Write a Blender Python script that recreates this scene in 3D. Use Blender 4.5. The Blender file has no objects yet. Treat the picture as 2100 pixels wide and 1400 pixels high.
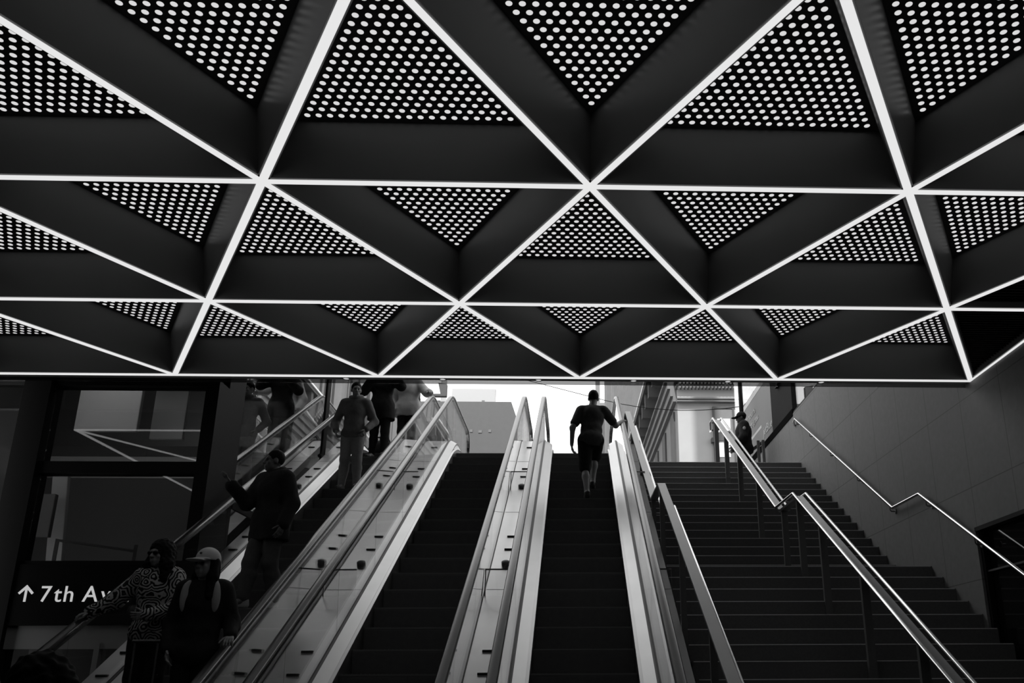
import bpy, math, random
import numpy as np
from mathutils import Vector, Matrix

random.seed(7)
rng = np.random.RandomState(5)
C = bpy.context.scene
COL = C.collection

# ------------------------------------------------------------------ camera
CAM_Z = 1.5                       # eye height above the concourse floor
F_PX, CX, CY = 1750.69, 1223.07, 850.0
YAW, PITCH, ROLL = 0.0389, 0.305, -0.0054
def cam_axes():
    cy, sy, cp, sp = math.cos(YAW), math.sin(YAW), math.cos(PITCH), math.sin(PITCH)
    fwd = Vector((sy*cp, cy*cp, sp)); right = Vector((cy, -sy, 0)); up = right.cross(fwd)
    cr, sr = math.cos(ROLL), math.sin(ROLL)
    return cr*right+sr*up, -sr*right+cr*up, fwd
_r, _u, _f = cam_axes()
cam = bpy.data.cameras.new('camera')
cam.sensor_fit = 'HORIZONTAL'; cam.sensor_width = 36.0
cam.lens = F_PX/2100*36.0
cam.shift_x = -(CX-1050)/2100
cam.shift_y = (CY-700)/2100
cam.clip_start = 0.05; cam.clip_end = 600
camo = bpy.data.objects.new('camera', cam); COL.objects.link(camo)
camo.matrix_world = Matrix(((_r.x, _u.x, -_f.x, 0), (_r.y, _u.y, -_f.y, 0), (_r.z, _u.z, -_f.z, CAM_Z), (0, 0, 0, 1)))
C.camera = camo
def to_px(p):
    d = Vector(p)-Vector((0, 0, CAM_Z))
    z = d.dot(_f)
    if z < 0.05: return None
    return CX+F_PX*d.dot(_r)/z, CY-F_PX*d.dot(_u)/z

# ------------------------------------------------------------------ sky, sun, exposure
wd = bpy.data.worlds.new('world'); C.world = wd; wd.use_nodes = True
bg = wd.node_tree.nodes['Background']
bg.inputs[0].default_value = (1, 1, 1, 1); bg.inputs[1].default_value = 1.9
sun = bpy.data.lights.new('sun', 'SUN'); sun.energy = 4.2; sun.angle = math.radians(0.55)
suno = bpy.data.objects.new('sun', sun); COL.objects.link(suno)
suno.location = (-30, -30, 60)
suno.rotation_euler = Vector((0.12, 0.80, -0.75)).to_track_quat('-Z', 'Y').to_euler()
C.view_settings.view_transform = 'Standard'; C.view_settings.look = 'None'
C.view_settings.exposure = 0.0; C.view_settings.gamma = 1.0; C.view_settings.use_curve_mapping = False

# ------------------------------------------------------------------ materials (a black and white photograph: greys only)
def mat(name, g, rough=0.5, metal=0.0, noise=0.0, nscale=6.0, bump=0.0, spec=0.5, stretch=None):
    m = bpy.data.materials.new(name); m.use_nodes = True
    nt = m.node_tree; b = nt.nodes['Principled BSDF']
    b.inputs['Base Color'].default_value = (g, g, g, 1)
    b.inputs['Roughness'].default_value = rough
    b.inputs['Metallic'].default_value = metal
    b.inputs['Specular IOR Level'].default_value = spec
    if noise or bump:
        tc = nt.nodes.new('ShaderNodeTexCoord'); mp = nt.nodes.new('ShaderNodeMapping')
        if stretch: mp.inputs['Scale'].default_value = stretch
        n = nt.nodes.new('ShaderNodeTexNoise'); n.inputs['Scale'].default_value = nscale; n.inputs['Detail'].default_value = 5
        nt.links.new(tc.outputs['Object'], mp.inputs[0]); nt.links.new(mp.outputs[0], n.inputs['Vector'])
        if noise:
            r = nt.nodes.new('ShaderNodeMapRange')
            r.inputs['To Min'].default_value = g*(1-noise); r.inputs['To Max'].default_value = g*(1+noise)
            cb = nt.nodes.new('ShaderNodeCombineColor')
            nt.links.new(n.outputs['Fac'], r.inputs['Value'])
            for k in range(3): nt.links.new(r.outputs[0], cb.inputs[k])
            nt.links.new(cb.outputs[0], b.inputs['Base Color'])
        if bump:
            bp = nt.nodes.new('ShaderNodeBump'); bp.inputs['Strength'].default_value = bump; bp.inputs['Distance'].default_value = 0.02
            nt.links.new(n.outputs['Fac'], bp.inputs['Height']); nt.links.new(bp.outputs[0], b.inputs['Normal'])
    return m
def emit(name, s):
    m = bpy.data.materials.new(name); m.use_nodes = True
    nt = m.node_tree; nt.nodes.clear()
    o = nt.nodes.new('ShaderNodeOutputMaterial'); e = nt.nodes.new('ShaderNodeEmission')
    e.inputs[0].default_value = (1, 1, 1, 1); e.inputs[1].default_value = s
    nt.links.new(e.outputs[0], o.inputs[0]); return m
def glass(name, tint=0.9, ior=1.5, rough=0.0, gain=1.0):
    m = bpy.data.materials.new(name); m.use_nodes = True
    nt = m.node_tree; nt.nodes.clear()
    o = nt.nodes.new('ShaderNodeOutputMaterial'); mx = nt.nodes.new('ShaderNodeMixShader')
    t = nt.nodes.new('ShaderNodeBsdfTransparent'); t.inputs[0].default_value = (tint, tint, tint, 1)
    g = nt.nodes.new('ShaderNodeBsdfGlossy'); g.inputs['Roughness'].default_value = rough; g.inputs[0].default_value = (1, 1, 1, 1)
    f = nt.nodes.new('ShaderNodeFresnel')
    ge = nt.nodes.new('ShaderNodeNewGeometry'); mi = nt.nodes.new('ShaderNodeMix'); mi.data_type = 'FLOAT'
    mi.inputs[2].default_value = ior; mi.inputs[3].default_value = 1/ior      # same reflectance on both faces of a thin pane
    nt.links.new(ge.outputs['Backfacing'], mi.inputs[0]); nt.links.new(mi.outputs[0], f.inputs[0])
    ml = nt.nodes.new('ShaderNodeMath'); ml.operation = 'MULTIPLY'; ml.use_clamp = True; ml.inputs[1].default_value = gain
    nt.links.new(f.outputs[0], ml.inputs[0]); nt.links.new(ml.outputs[0], mx.inputs[0])
    nt.links.new(t.outputs[0], mx.inputs[1]); nt.links.new(g.outputs[0], mx.inputs[2]); nt.links.new(mx.outputs[0], o.inputs[0])
    return m

M = {}
M['strip'] = emit('strip_light', 0.80)
M['dots'] = emit('light_box', 0.69)
M['beam'] = mat('black_beam_paint', 0.24, 0.34, noise=0.08, nscale=3)
M['perf'] = mat('perforated_black', 0.15, 0.6, noise=0.05)
M['louver'] = mat('louver_black', 0.006, 0.6, noise=0.05)
M['soffit'] = mat('soffit_grey', 0.6, 0.6, noise=0.05)
M['steel'] = mat('brushed_steel', 0.50, 0.34, 1.0, noise=0.10, nscale=5, stretch=(1, 0.3, 1))
M['steel_matt'] = mat('matt_steel', 0.42, 0.36, 1.0, noise=0.10, nscale=5, stretch=(1, 0.3, 1))
M['polish'] = mat('polished_steel', 0.75, 0.18, 1.0, noise=0.03)
M['dull'] = mat('dull_steel', 0.30, 0.45, 1.0, noise=0.08)
M['rubber'] = mat('black_rubber', 0.018, 0.25, noise=0.05, spec=0.9)
M['gaskdull'] = mat('dull_black', 0.012, 0.9, noise=0.05, spec=0.0)
M['gasket'] = mat('dark_gasket', 0.02, 0.5, noise=0.05)
M['step'] = mat('step_black', 0.12, 0.55, noise=0.15, nscale=20, spec=0.25)
M['nose'] = mat('step_nosing', 0.15, 0.6, noise=0.1)
M['darkmetal'] = mat('dark_metal', 0.14, 0.5, 0.0, noise=0.08)
M['stone_step'] = mat('granite_step', 0.14, 0.75, noise=0.2, nscale=40, spec=0.2)
M['nosing'] = mat('granite_nosing', 0.8, 0.6, noise=0.2, nscale=30)
M['capgrey'] = mat('cap_grey_metal', 0.26, 0.38, 0.6, noise=0.06)
M['frame'] = mat('black_frame', 0.010, 0.6, noise=0.05, spec=0.15)
M['dark'] = mat('dark_wall', 0.02, 0.8, noise=0.1, spec=0.1)
M['glass'] = glass('clear_glass', 0.93)
M['store'] = glass('storefront_glass', 0.80, gain=2.6)
M['spandrel'] = mat('spandrel_black_glass', 0.010, 0.05, noise=0.05, spec=0.8)
M['letters'] = emit('sign_letters', 0.50)
M['signband'] = mat('sign_band', 0.006, 0.6, noise=0.05, spec=0.12)
M['street'] = mat('street_asphalt', 0.12, 0.9, noise=0.2, nscale=3)
M['lime'] = mat('limestone', 0.36, 0.8, noise=0.08, nscale=1.5, bump=0.05)
M['limed'] = mat('limestone_grey', 0.17, 0.85, noise=0.15, nscale=2.0, bump=0.1)
M['limedark'] = mat('dark_stone', 0.075, 0.85, noise=0.2, nscale=2.0)
M['brickgrey'] = mat('grey_brick', 0.115, 0.85, noise=0.08, nscale=3.0)
M['white'] = mat('white_paint', 0.75, 0.6, noise=0.03)
M['board'] = mat('billboard_white', 0.42, 0.7, noise=0.02)
M['winglass'] = mat('dark_window', 0.03, 0.1, noise=0.05, spec=0.8)
M['ad'] = mat('poster_grey', 0.16, 0.5, noise=0.03)
M['adwhite'] = mat('poster_white', 0.60, 0.5, noise=0.03)
M['paleint'] = mat('pale_interior', 0.40, 0.7, noise=0.05)
M['greyint'] = mat('grey_interior', 0.12, 0.7, noise=0.05)

def stone_mat():
    m = bpy.data.materials.new('stone_cladding'); m.use_nodes = True
    nt = m.node_tree; b = nt.nodes['Principled BSDF']; b.inputs['Roughness'].default_value = 0.62
    b.inputs['Specular IOR Level'].default_value = 0.3
    tc = nt.nodes.new('ShaderNodeTexCoord'); sp = nt.nodes.new('ShaderNodeSeparateXYZ')
    nt.links.new(tc.outputs['Object'], sp.inputs[0])
    def line(sock, period, off, w):
        a = nt.nodes.new('ShaderNodeMath'); a.operation = 'SUBTRACT'; a.inputs[1].default_value = off
        nt.links.new(sock, a.inputs[0])
        p = nt.nodes.new('ShaderNodeMath'); p.operation = 'PINGPONG'; p.inputs[1].default_value = period/2
        nt.links.new(a.outputs[0], p.inputs[0])
        l = nt.nodes.new('ShaderNodeMath'); l.operation = 'LESS_THAN'; l.inputs[1].default_value = w
        nt.links.new(p.outputs[0], l.inputs[0]); return l.outputs[0]
    ly = line(sp.outputs['Y'], 0.93, 9.42, 0.006); lz = line(sp.outputs['Z'], 1.03, 3.62, 0.006)
    mxl = nt.nodes.new('ShaderNodeMath'); mxl.operation = 'MAXIMUM'
    nt.links.new(ly, mxl.inputs[0]); nt.links.new(lz, mxl.inputs[1])
    n = nt.nodes.new('ShaderNodeTexNoise'); n.inputs['Scale'].default_value = 14; n.inputs['Detail'].default_value = 6
    nt.links.new(tc.outputs['Object'], n.inputs['Vector'])
    mr = nt.nodes.new('ShaderNodeMapRange'); mr.inputs['To Min'].default_value = 0.17; mr.inputs['To Max'].default_value = 0.23
    nt.links.new(n.outputs['Fac'], mr.inputs['Value'])
    mm = nt.nodes.new('ShaderNodeMix'); mm.data_type = 'FLOAT'
    nt.links.new(mxl.outputs[0], mm.inputs[0]); nt.links.new(mr.outputs[0], mm.inputs[2]); mm.inputs[3].default_value = 0.11
    cb = nt.nodes.new('ShaderNodeCombineColor')
    for k in range(3): nt.links.new(mm.outputs[0], cb.inputs[k])
    nt.links.new(cb.outputs[0], b.inputs['Base Color'])
    return m
M['stone'] = stone_mat()

# ------------------------------------------------------------------ mesh helpers
class MB:
    def __init__(s): s.v = []; s.f = []
    def add(s, vs, fs):
        o = len(s.v); s.v += [tuple(p) for p in vs]; s.f += [tuple(i+o for i in f) for f in fs]; return s
    def box(s, x0, x1, y0, y1, z0, z1):
        return s.add([(x0,y0,z0),(x1,y0,z0),(x1,y1,z0),(x0,y1,z0),(x0,y0,z1),(x1,y0,z1),(x1,y1,z1),(x0,y1,z1)],
                     [(0,3,2,1),(4,5,6,7),(0,1,5,4),(1,2,6,5),(2,3,7,6),(3,0,4,7)])
    def prism(s, poly, d):
        """closed polygon (3D points) extruded by vector d"""
        n = len(poly); d = Vector(d)
        a = [Vector(p) for p in poly]; b = [p+d for p in a]
        return s.add(a+b, [tuple(range(n))[::-1], tuple(range(n, 2*n))]+[(i, (i+1) % n, n+(i+1) % n, n+i) for i in range(n)])
    def tube(s, pts, r, n=10, caps=True, closed=False):
        pts = [Vector(p) for p in pts]; m = len(pts); rings = []
        rr = r if isinstance(r, (list, tuple)) else [r]*m
        prev = None
        for i, p in enumerate(pts):
            if closed: t = (pts[(i+1) % m]-pts[i-1])
            else: t = (pts[min(i+1, m-1)]-pts[max(i-1, 0)])
            t.normalize()
            if prev is None:
                ref = Vector((0, 0, 1)) if abs(t.z) < 0.9 else Vector((1, 0, 0))
                a = t.cross(ref).normalized()
            else:
                a = (prev-t*prev.dot(t)); a.normalize()
            prev = a; b = t.cross(a)
            k = 1.0
            if 0 < i < m-1:
                c = (pts[i]-pts[i-1]).normalized().dot(t); k = 1/max(c, 0.5)
            rings.append([p+a*math.cos(2*math.pi*j/n)*rr[i]+b*math.sin(2*math.pi*j/n)*rr[i]*k for j in range(n)])
        vs = [q for rg in rings for q in rg]; fs = []
        for i in range(m if closed else m-1):
            i2 = (i+1) % m
            for j in range(n): fs.append((i*n+j, i*n+(j+1) % n, i2*n+(j+1) % n, i2*n+j))
        if caps and not closed: fs += [tuple(range(n))[::-1], tuple((m-1)*n+j for j in range(n))]
        return s.add(vs, fs)
    def sweep(s, prof, path, caps=True):
        """prof: closed [(a,b)] ; path: list of (point, adir, bdir)"""
        n = len(prof); vs = []; fs = []
        for p, a, b in path:
            p, a, b = Vector(p), Vector(a), Vector(b)
            vs += [p+a*x+b*y for x, y in prof]
        m = len(path)
        for i in range(m-1):
            for j in range(n): fs.append((i*n+j, i*n+(j+1) % n, (i+1)*n+(j+1) % n, (i+1)*n+j))
        if caps: fs += [tuple(range(n))[::-1], tuple((m-1)*n+j for j in range(n))]
        return s.add(vs, fs)
    def cyl(s, c, r, h, n=20, axis=(0, 0, 1)):
        c = Vector(c); return s.tube([c, c+Vector(axis)*h], r, n)
    def mesh(s, name, m, smooth=False):
        me = bpy.data.meshes.new(name); me.from_pydata(s.v, [], s.f); me.update()
        if m: me.materials.append(m)
        if smooth: me.polygons.foreach_set('use_smooth', [True]*len(me.polygons))
        fix_normals(me)
        return me
import bmesh
def fix_normals(me):
    bm = bmesh.new(); bm.from_mesh(me); bmesh.ops.recalc_face_normals(bm, faces=bm.faces); bm.to_mesh(me); bm.free()
def obj(name, mb, m, parent=None, smooth=False, bevel=0.0, auto=False):
    me = mb if isinstance(mb, bpy.types.Mesh) else mb.mesh(name, m, smooth or auto)
    o = bpy.data.objects.new(name, me); COL.objects.link(o)
    if parent is not None: o.parent = parent
    if bevel:
        b = o.modifiers.new('bevel', 'BEVEL'); b.width = bevel; b.segments = 2; b.limit_method = 'ANGLE'
    if auto:
        try: me.set_sharp_from_angle(angle=math.radians(35))
        except Exception: pass
    return o
def tag(o, label, cat, group=None, kind=None):
    o['label'] = label; o['category'] = cat
    if group: o['group'] = group
    if kind: o['kind'] = kind
    return o
def thing(name, label, cat, loc=(0, 0, 0), rotz=0.0, group=None):
    o = bpy.data.objects.new(name, None); COL.objects.link(o); o.empty_display_size = 0.2
    o.location = loc; o.rotation_euler = (0, 0, rotz)
    return tag(o, label, cat, group)
def struct(name, mb, m, parent=None, **k):
    o = obj(name, mb, m, parent, **k)
    if parent is None: o['kind'] = 'structure'
    return o
def copy_of(o, parent, loc=None):
    c = o.copy(); COL.objects.link(c); c.parent = parent
    if loc is not None: c.location = loc
    return c

# ------------------------------------------------------------------ main dimensions (metres; floor at 0)
L = 2.25; ROW = L*math.sqrt(3)/2
LX, LY = -2.0846, 5.187          # node A0 of the ceiling lattice
ZC = 3.30+CAM_Z                  # underside of the ceiling
XW = 4.665                       # right wall face
ST = 4.14+CAM_Z                  # street level
def node(i, j): return Vector((LX+i*L, LY+j*ROW, ZC))
YE = LY+2*ROW                    # doorway edge of the ceiling
XL = LX-2*L                      # left edge of the ceiling

# ------------------------------------------------------------------ ceiling: deep triangular coffers
DEPTH = 0.40
def coffer_rows(): return range(-2, 3)
def inside(i, j): return -2.001 <= i <= 3.001 and -2.001 <= j <= 2.001
edges = []
for j in coffer_rows():
    off = 0 if j % 2 == 0 else 0.5
    ids = [k+off for k in range(-2, 4) if inside(k+off, j)]
    for a in ids:
        if inside(a+1, j): edges.append(((a, j), (a+1, j)))
        for di in (-0.5, 0.5):
            if inside(a+di, j+1): edges.append(((a, j), (a+di, j+1)))
    if j % 2:   # half bays up to the side walls
        edges.append(((-2, j), (-1.5, j))); edges.append(((2.5, j), (3, j)))
for j in (-2, 0):
    edges.append(((3, j), (3, j+2))); edges.append(((-2, j), (-2, j+2)))
mb = MB()
for a, b in edges:
    p, q = node(*a), node(*b); d = (q-p).normalized(); n = Vector((-d.y, d.x, 0))
    w0, w1 = 0.040, 0.125
    if abs(a[0]-b[0]) < 1e-6: w0, w1 = 0.04, 0.06
    prof = [p+n*w0, p-n*w0, p-n*w1+Vector((0, 0, DEPTH+.02)), p+n*w1+Vector((0, 0, DEPTH+.02))]
    mb.prism([p+n*w0+Vector((0,0,0.0)), p-n*w0, p-n*w1+Vector((0,0,DEPTH+.02)), p+n*w1+Vector((0,0,DEPTH+.02))], q-p)
mb.box(XL-.1, XW+.1, -6, YE+.2, ZC+DEPTH+.12, ZC+DEPTH+.3)
mb.box(XL, XW, -6, LY-2*ROW-.05, ZC, ZC+DEPTH+.2)
struct('ceiling', mb, M['beam'])

# ---- light strips (one long strip per line of the lattice)
def strip(p, q, label, dz=0.0, w=0.0205):
    d = (q-p).normalized(); n = Vector((-d.y, d.x, 0))
    z0 = Vector((0, 0, -0.010-dz)); h = Vector((0, 0, 0.013+dz))
    m = MB().prism([p+n*w+z0, p-n*w+z0, q-n*w+z0, q+n*w+z0], h)
    o = obj('light_strip', m, M['strip']); tag(o, label, 'light strip', 'light strips of the ceiling grid')
    return o
ends = 'white glowing strip across the ceiling, '
strip(node(-2, 2), node(3, 2), ends+'along the doorway edge', 0.0)
strip(node(-2, 1), node(3, 1), ends+'first crossing line behind the doorway edge', .0004)
strip(node(-2, 0), node(3, 0), ends+'second crossing line behind the doorway edge', .0008)
strip(node(-2, -1), node(3, -1), ends+'nearest crossing line overhead, above the picture edge', .0012)
strip(node(3, 2.0), node(3, -2), 'white glowing ceiling strip running along the top of the stone wall', .0016)
strip(node(-2, 2.0), node(-2, -2), 'white glowing ceiling strip along the far left edge of the ceiling', .0016)
def clipline(c, fam):
    # fam R: i + j/2 = c ; fam L: i - j/2 = c
    pts = []
    for j in np.arange(-2, 2.01, 1.0):
        i = c-j/2 if fam == 'R' else c+j/2
        if -2.001 <= i <= 3.001: pts.append((i, j))
    return pts[0], pts[-1]
names_r = {-1: 'far left, leaning right as it comes nearer', 0: 'left of the escalators, broad and steep',
           1: 'leaning right from above the leftmost escalator to the upper middle', 2: 'leaning right from above the climbing man',
           3: 'leaning right from the doorway edge above the central stair rail', 4: 'leaning right in the corner beside the stone wall'}
names_l = {-3: 'leaning left at the far left edge, shortest', -2: 'leaning left from the node above the wayfinding sign', -1: 'leaning left from the node above the man in the hoodie', 0: 'leaning left from the node above the climbing man',
           1: 'leaning left from the node above the guard', 2: 'broad and steep, ending at the right wall corner', 3: 'leaning left, nearest the right wall'}
for k, t in names_r.items():
    a, b = clipline(k, 'R')
    if a != b: strip(node(*a), node(*b), 'white diagonal ceiling strip '+t, .0020, .027 if k == 0 else .0205)
for k, t in names_l.items():
    a, b = clipline(k, 'L')
    if a != b: strip(node(*a), node(*b), 'white diagonal ceiling strip '+t, .0024, .027 if k == 2 else .0205)

# ---- perforated light panels
def panel_mesh(up, nh=22, margin=0.185, rad=0.0205, inset=0.118):
    """triangle with centroid at origin; 'up': apex towards -Y (nearer the camera), base towards +Y."""
    R = L/math.sqrt(3)
    ang = [math.radians(a) for a in ((-90, 30, 150) if up else (90, 210, 330))]
    corner = [Vector((R*math.cos(a), R*math.sin(a), 0)) for a in ang]
    def inner(m): return [c*(1-2*m/R) for c in corner]
    T = inner(margin); O = inner(inset)
    def P(a, b):  # lattice position: a steps along T0->T1, b along T0->T2
        return T[0]+(T[1]-T[0])*(a/(nh-1))+(T[2]-T[0])*(b/(nh-1))
    e1 = (T[1]-T[0]).normalized(); e2 = (T[2]-T[0]).normalized(); e3 = (T[2]-T[1]).normalized()
    def arc(c, u, v, seg=3):   # arc of radius rad from direction u to direction v
        a0 = math.atan2(u.y, u.x); a1 = math.atan2(v.y, v.x)
        d = a1-a0
        while d > math.pi: d -= 2*math.pi
        while d < -math.pi: d += 2*math.pi
        return [c+Vector((rad*math.cos(a0+d*t/seg), rad*math.sin(a0+d*t/seg), 0)) for t in range(seg+1)]
    vs = []; fs = []
    def poly(pts):
        o = len(vs); vs.extend([tuple(p) for p in pts]); fs.append(tuple(range(o, o+len(pts))))
    def tri(A, B, Cc):
        poly(arc(A, (Cc-A).normalized(), (B-A).normalized(), 2)+arc(B, (A-B).normalized(), (Cc-B).normalized(), 2)+arc(Cc, (B-Cc).normalized(), (A-Cc).normalized(), 2))
    for a in range(nh-1):
        for b in range(nh-1-a):
            tri(P(a, b), P(a+1, b), P(a, b+1))
            if a+b < nh-2: tri(P(a+1, b), P(a+1, b+1), P(a, b+1))
    sides = [(0, 1), (1, 2), (2, 0)]
    cen = Vector((0, 0, 0))
    norms = []
    for s, t in sides:
        d = (T[t]-T[s]).normalized(); n = Vector((d.y, -d.x, 0))
        if n.dot(T[s]) < 0: n = -n
        norms.append(n)
        k = margin-inset
        for i in range(nh-1):
            A = T[s]+(T[t]-T[s])*(i/(nh-1)); B = T[s]+(T[t]-T[s])*((i+1)/(nh-1))
            poly([A+n*k, B+n*k]+arc(B, n, -d, 3)+arc(A, d, n, 3))
    for c in range(3):
        s1 = [i for i, st in enumerate(sides) if st[1] == c][0]; s2 = [i for i, st in enumerate(sides) if st[0] == c][0]
        n1, n2 = norms[s1], norms[s2]; k = margin-inset
        poly([T[c]+n1*k, O[c], T[c]+n2*k]+arc(T[c], n2, n1, 4))
    me = bpy.data.meshes.new('perforated_sheet'); me.from_pydata(vs, [], fs); me.update(); me.materials.append(M['perf'])
    box = MB(); h = 0.022
    B = inner(0.118)
    box.prism([p+Vector((0, 0, h)) for p in B], (0, 0, 0.02))
    return me, box.mesh('light_box', M['dots'])
PM = {True: panel_mesh(True), False: panel_mesh(False)}
# visible panels
cand = []
for j in (1, 0, -1):             # rows counted by the far line: far line j+1, near line j
    for i2 in range(-5, 8):
        i = i2/2
        for up in (True, False):
            if up: tri = [(i, j), (i-.5, j+1), (i+.5, j+1)]
            else: tri = [(i, j+1), (i-.5, j), (i+.5, j)]
            if not all(inside(*t) for t in tri): continue
            if abs((tri[0][0]*2+tri[0][1]) % 2) > 1e-6: continue
            pts = [node(*t) for t in tri]; c = (pts[0]+pts[1]+pts[2])/3
            ins = [c+(p-c)*0.86 + Vector((0, 0, DEPTH)) for p in pts]
            px = [to_px(p+(q-p)*t) for p, q in ((ins[0], ins[1]), (ins[1], ins[2]), (ins[2], ins[0])) for t in np.linspace(0, 1, 9)]
            px = [p for p in px if p and -5 < p[0] < 2105 and -5 < p[1] < 1405]
            if px: cand.append((j, up, c, np.mean([p[0] for p in px])))
rown = {1: 'row nearest the doorway', 0: 'middle row', -1: 'large row at the picture top'}
ordn = ['leftmost', 'second from left', 'third from left', 'fourth from left', 'fifth from left', 'sixth from left']
for j in (1, 0, -1):
    for up in (True, False):
        row = sorted([c for c in cand if c[0] == j and c[1] == up], key=lambda c: c[3])
        for k, (_, _, c, _) in enumerate(row):
            shape = 'pointing up' if up else 'pointing down'
            t = thing('ceiling_panel', f'perforated glowing ceiling triangle {shape}, {rown[j]}, {ordn[k]}', 'ceiling light panel', (c.x, c.y, ZC+DEPTH), 0, 'perforated light panels of the ceiling')
            for nm, me in zip(('perforated_sheet', 'light_box'), PM[up]):
                o = bpy.data.objects.new(nm, me); COL.objects.link(o); o.parent = t
# louvred half bays against the stone wall
def louver(tri, label):
    pts = [node(*t) for t in tri]; c = (pts[0]+pts[1]+pts[2])/3
    t = thing('louver_panel', label, 'louver', (c.x, c.y, ZC+.05), 0, 'black louvers beside the stone wall')
    ins = [c+(p-c)*0.90 for p in pts]
    m = MB(); ys = [p.y for p in ins]; y = min(ys)+.02
    while y < max(ys)-.02:
        xs = []
        for a, b in ((0, 1), (1, 2), (2, 0)):
            p, q = ins[a], ins[b]
            if (p.y-y)*(q.y-y) < 0: xs.append(p.x+(q.x-p.x)*(y-p.y)/(q.y-p.y))
        if len(xs) == 2 and abs(xs[1]-xs[0]) > .02:
            x0, x1 = sorted(xs)
            m.prism([(x0-c.x, y-c.y, 0), (x0-c.x, y-c.y+.012, 0), (x0-c.x, y-c.y+.03, .05), (x0-c.x, y-c.y+.018, .05)], (x1-x0, 0, 0))
        y += .055
    obj('slats', m, M['louver'], t)
    m = MB().prism([p-c+Vector((0, 0, .06)) for p in ins], (0, 0, .02)); obj('backing', m, M['louver'], t)
louver([(2.5, 1), (3, 1), (3, 2)], 'black louvered ceiling triangle at the corner of stone wall and doorway')
louver([(2.5, 1), (3, 1), (3, 0)], 'black louvered ceiling triangle beside stone wall, behind the corner one')
louver([(2.5, -1), (3, -1), (3, 0)], 'black louvered ceiling triangle beside stone wall, nearest the viewer')

# ---- soffit beyond the last strip, fascia and building above
struct('trim_1', MB().box(XL, XW, YE+.045, YE+.135, ZC+.005, ZC+.2), M['soffit'])
struct('trim_4', MB().box(XL, XW, YE+.137, YE+.149, ZC-.036, ZC+.2), glass('tinted_lip', 0.42))
struct('wall_front', MB().box(XL-8, XW+12, YE+.2, YE+.28, ZC+.2, ZC+16), M['limed'])
struct('wall_upper', MB().box(XL-8, XW+12, -6.2, YE+.2, ZC+DEPTH+.35, ZC+16), M['dark'])
struct('shade_stack', MB().tube([(2.15, 8.6, ZC+16), (2.15, 8.6, ZC+16+24)], .55, 24), M['limedark'])      # unseen roof cylinder, added to cast the shade band on the facade
spots = 'in the grey soffit over the doorway, '
spl = {0: 'leftmost, over the left escalator', 1: 'above the middle escalator', 2: 'above the climbing man', 3: 'above the guard rail', 4: 'above the central stair rail', 5: 'rightmost, above the stairs'}
for k in range(6):
    x = -2.47+1.085*k
    t = thing('downlight', 'small round recessed downlight '+spots+spl[k], 'downlight', (x, YE+.095, ZC+.004), 0, 'downlights in the soffit')
    ring = MB(); n = 20
    ring.tube([(0.036*math.cos(2*math.pi*a/n), 0.036*math.sin(2*math.pi*a/n), -.003) for a in range(n)], .006, 6, closed=True)
    obj('trim_ring', ring, M['polish'], t, smooth=True)
    obj('lens', MB().cyl((0, 0, -.003), .030, .002, 20), emit('downlight_lens', 0.5) if k == 0 else bpy.data.materials['downlight_lens'], t)

struct('unseen_canopy', MB().box(XL-2, XW+3, YE+.28, 13.6, 9.5, 9.8), M['greyint'])  # out of view; added and sized to dim the sky mirrored in the decks
# ------------------------------------------------------------------ setting: floor, walls, street
struct('floor', MB().box(XL-1, XW+.3, -6.2, 24, -.2, 0), M['dark'])
struct('wall_back', MB().box(XL-.2, XW+.2, -6.2, -6, 0, ZC+.6), M['greyint'])
struct('wall_left', MB().box(XL-.25, XL-.05, -6, 9.7, 0, ZC+.6), M['dark'])
# right stone wall with a recess, continuing as the parapet of the stair well
PAR = 5.25+CAM_Z; YR = 9.47; ZR = 1.67+CAM_Z
m = MB()
m.box(XW, XW+.4, YR, 22.5, 0, PAR); m.box(XW, XW+.4, -6, YE+.19, ZR, ZC+.34); m.box(XW, XW+.4, YE+.19, YR, ZR, PAR)
struct('wall_right', m, M['stone'])
w = struct('window_1', MB().box(XW+.10, XW+.13, -6, YR, 0, ZR), M['spandrel'])
obj('frame', MB().box(XW-.01, XW+.09, -6, YR-.002, ZR-.05, ZR-.005).box(XW+.03, XW+.09, YR-.06, YR-.003, 0, ZR-.05), M['frame'], w)
obj('rail', MB().box(XW+.05, XW+.09, -6, YR-.06, 1.16+CAM_Z, 1.18+CAM_Z), M['dull'], w)
# street slab beyond the well
m = MB(); m.box(-60, 60, 18.6, 160, ST-.3, ST); m.box(1.05, 1.27, 16.18, 18.6, ST-.3, ST-.001); m.box(XW+.4, 60, YE+.3, 18.6, ST-.3, ST)
struct('ground', m, M['street'])

# ------------------------------------------------------------------ escalators
E_YAW = math.radians(0.79); SL = math.tan(math.radians(30.35))
EO = Vector((0.27, 15.18, ST))
def fillet(s, R, s0=0.0, base=0.0):
    th = math.atan(SL); t = R*math.tan(th/2)
    x = s-s0
    if x >= t: return base
    if x <= -t*math.cos(th): return base+SL*x
    return base-R+math.sqrt(max(R*R-(x-t)**2, 0))
SB = -ST/SL                      # where the slope meets the concourse floor
def nose(s):
    if s > SB+1.2: return fillet(s, 2.7)
    x = -(s-SB); return -ST-fillet(x, 1.5)
def railz(s):
    if s > SB+1.2: return fillet(s, 0.9, .25, .95+SL*.25)
    x = -(s-SB); return .95-ST-fillet(x, 0.9)
def deckz(s, h): 
    if s > SB+1.2: return fillet(s, 1.0, .10, h+SL*.10)
    return nose(s)+h
S_TOP, S_BOT = 2.55, SB-1.1
def svals(a, b):
    out = [a]; s = a
    while s < b-1e-6:
        near = (-1.4 < s < 1.2) or (SB-1.0 < s < SB+1.0)
        s = min(b, s+(0.08 if near else 0.45)); out.append(s)
    return out
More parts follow.
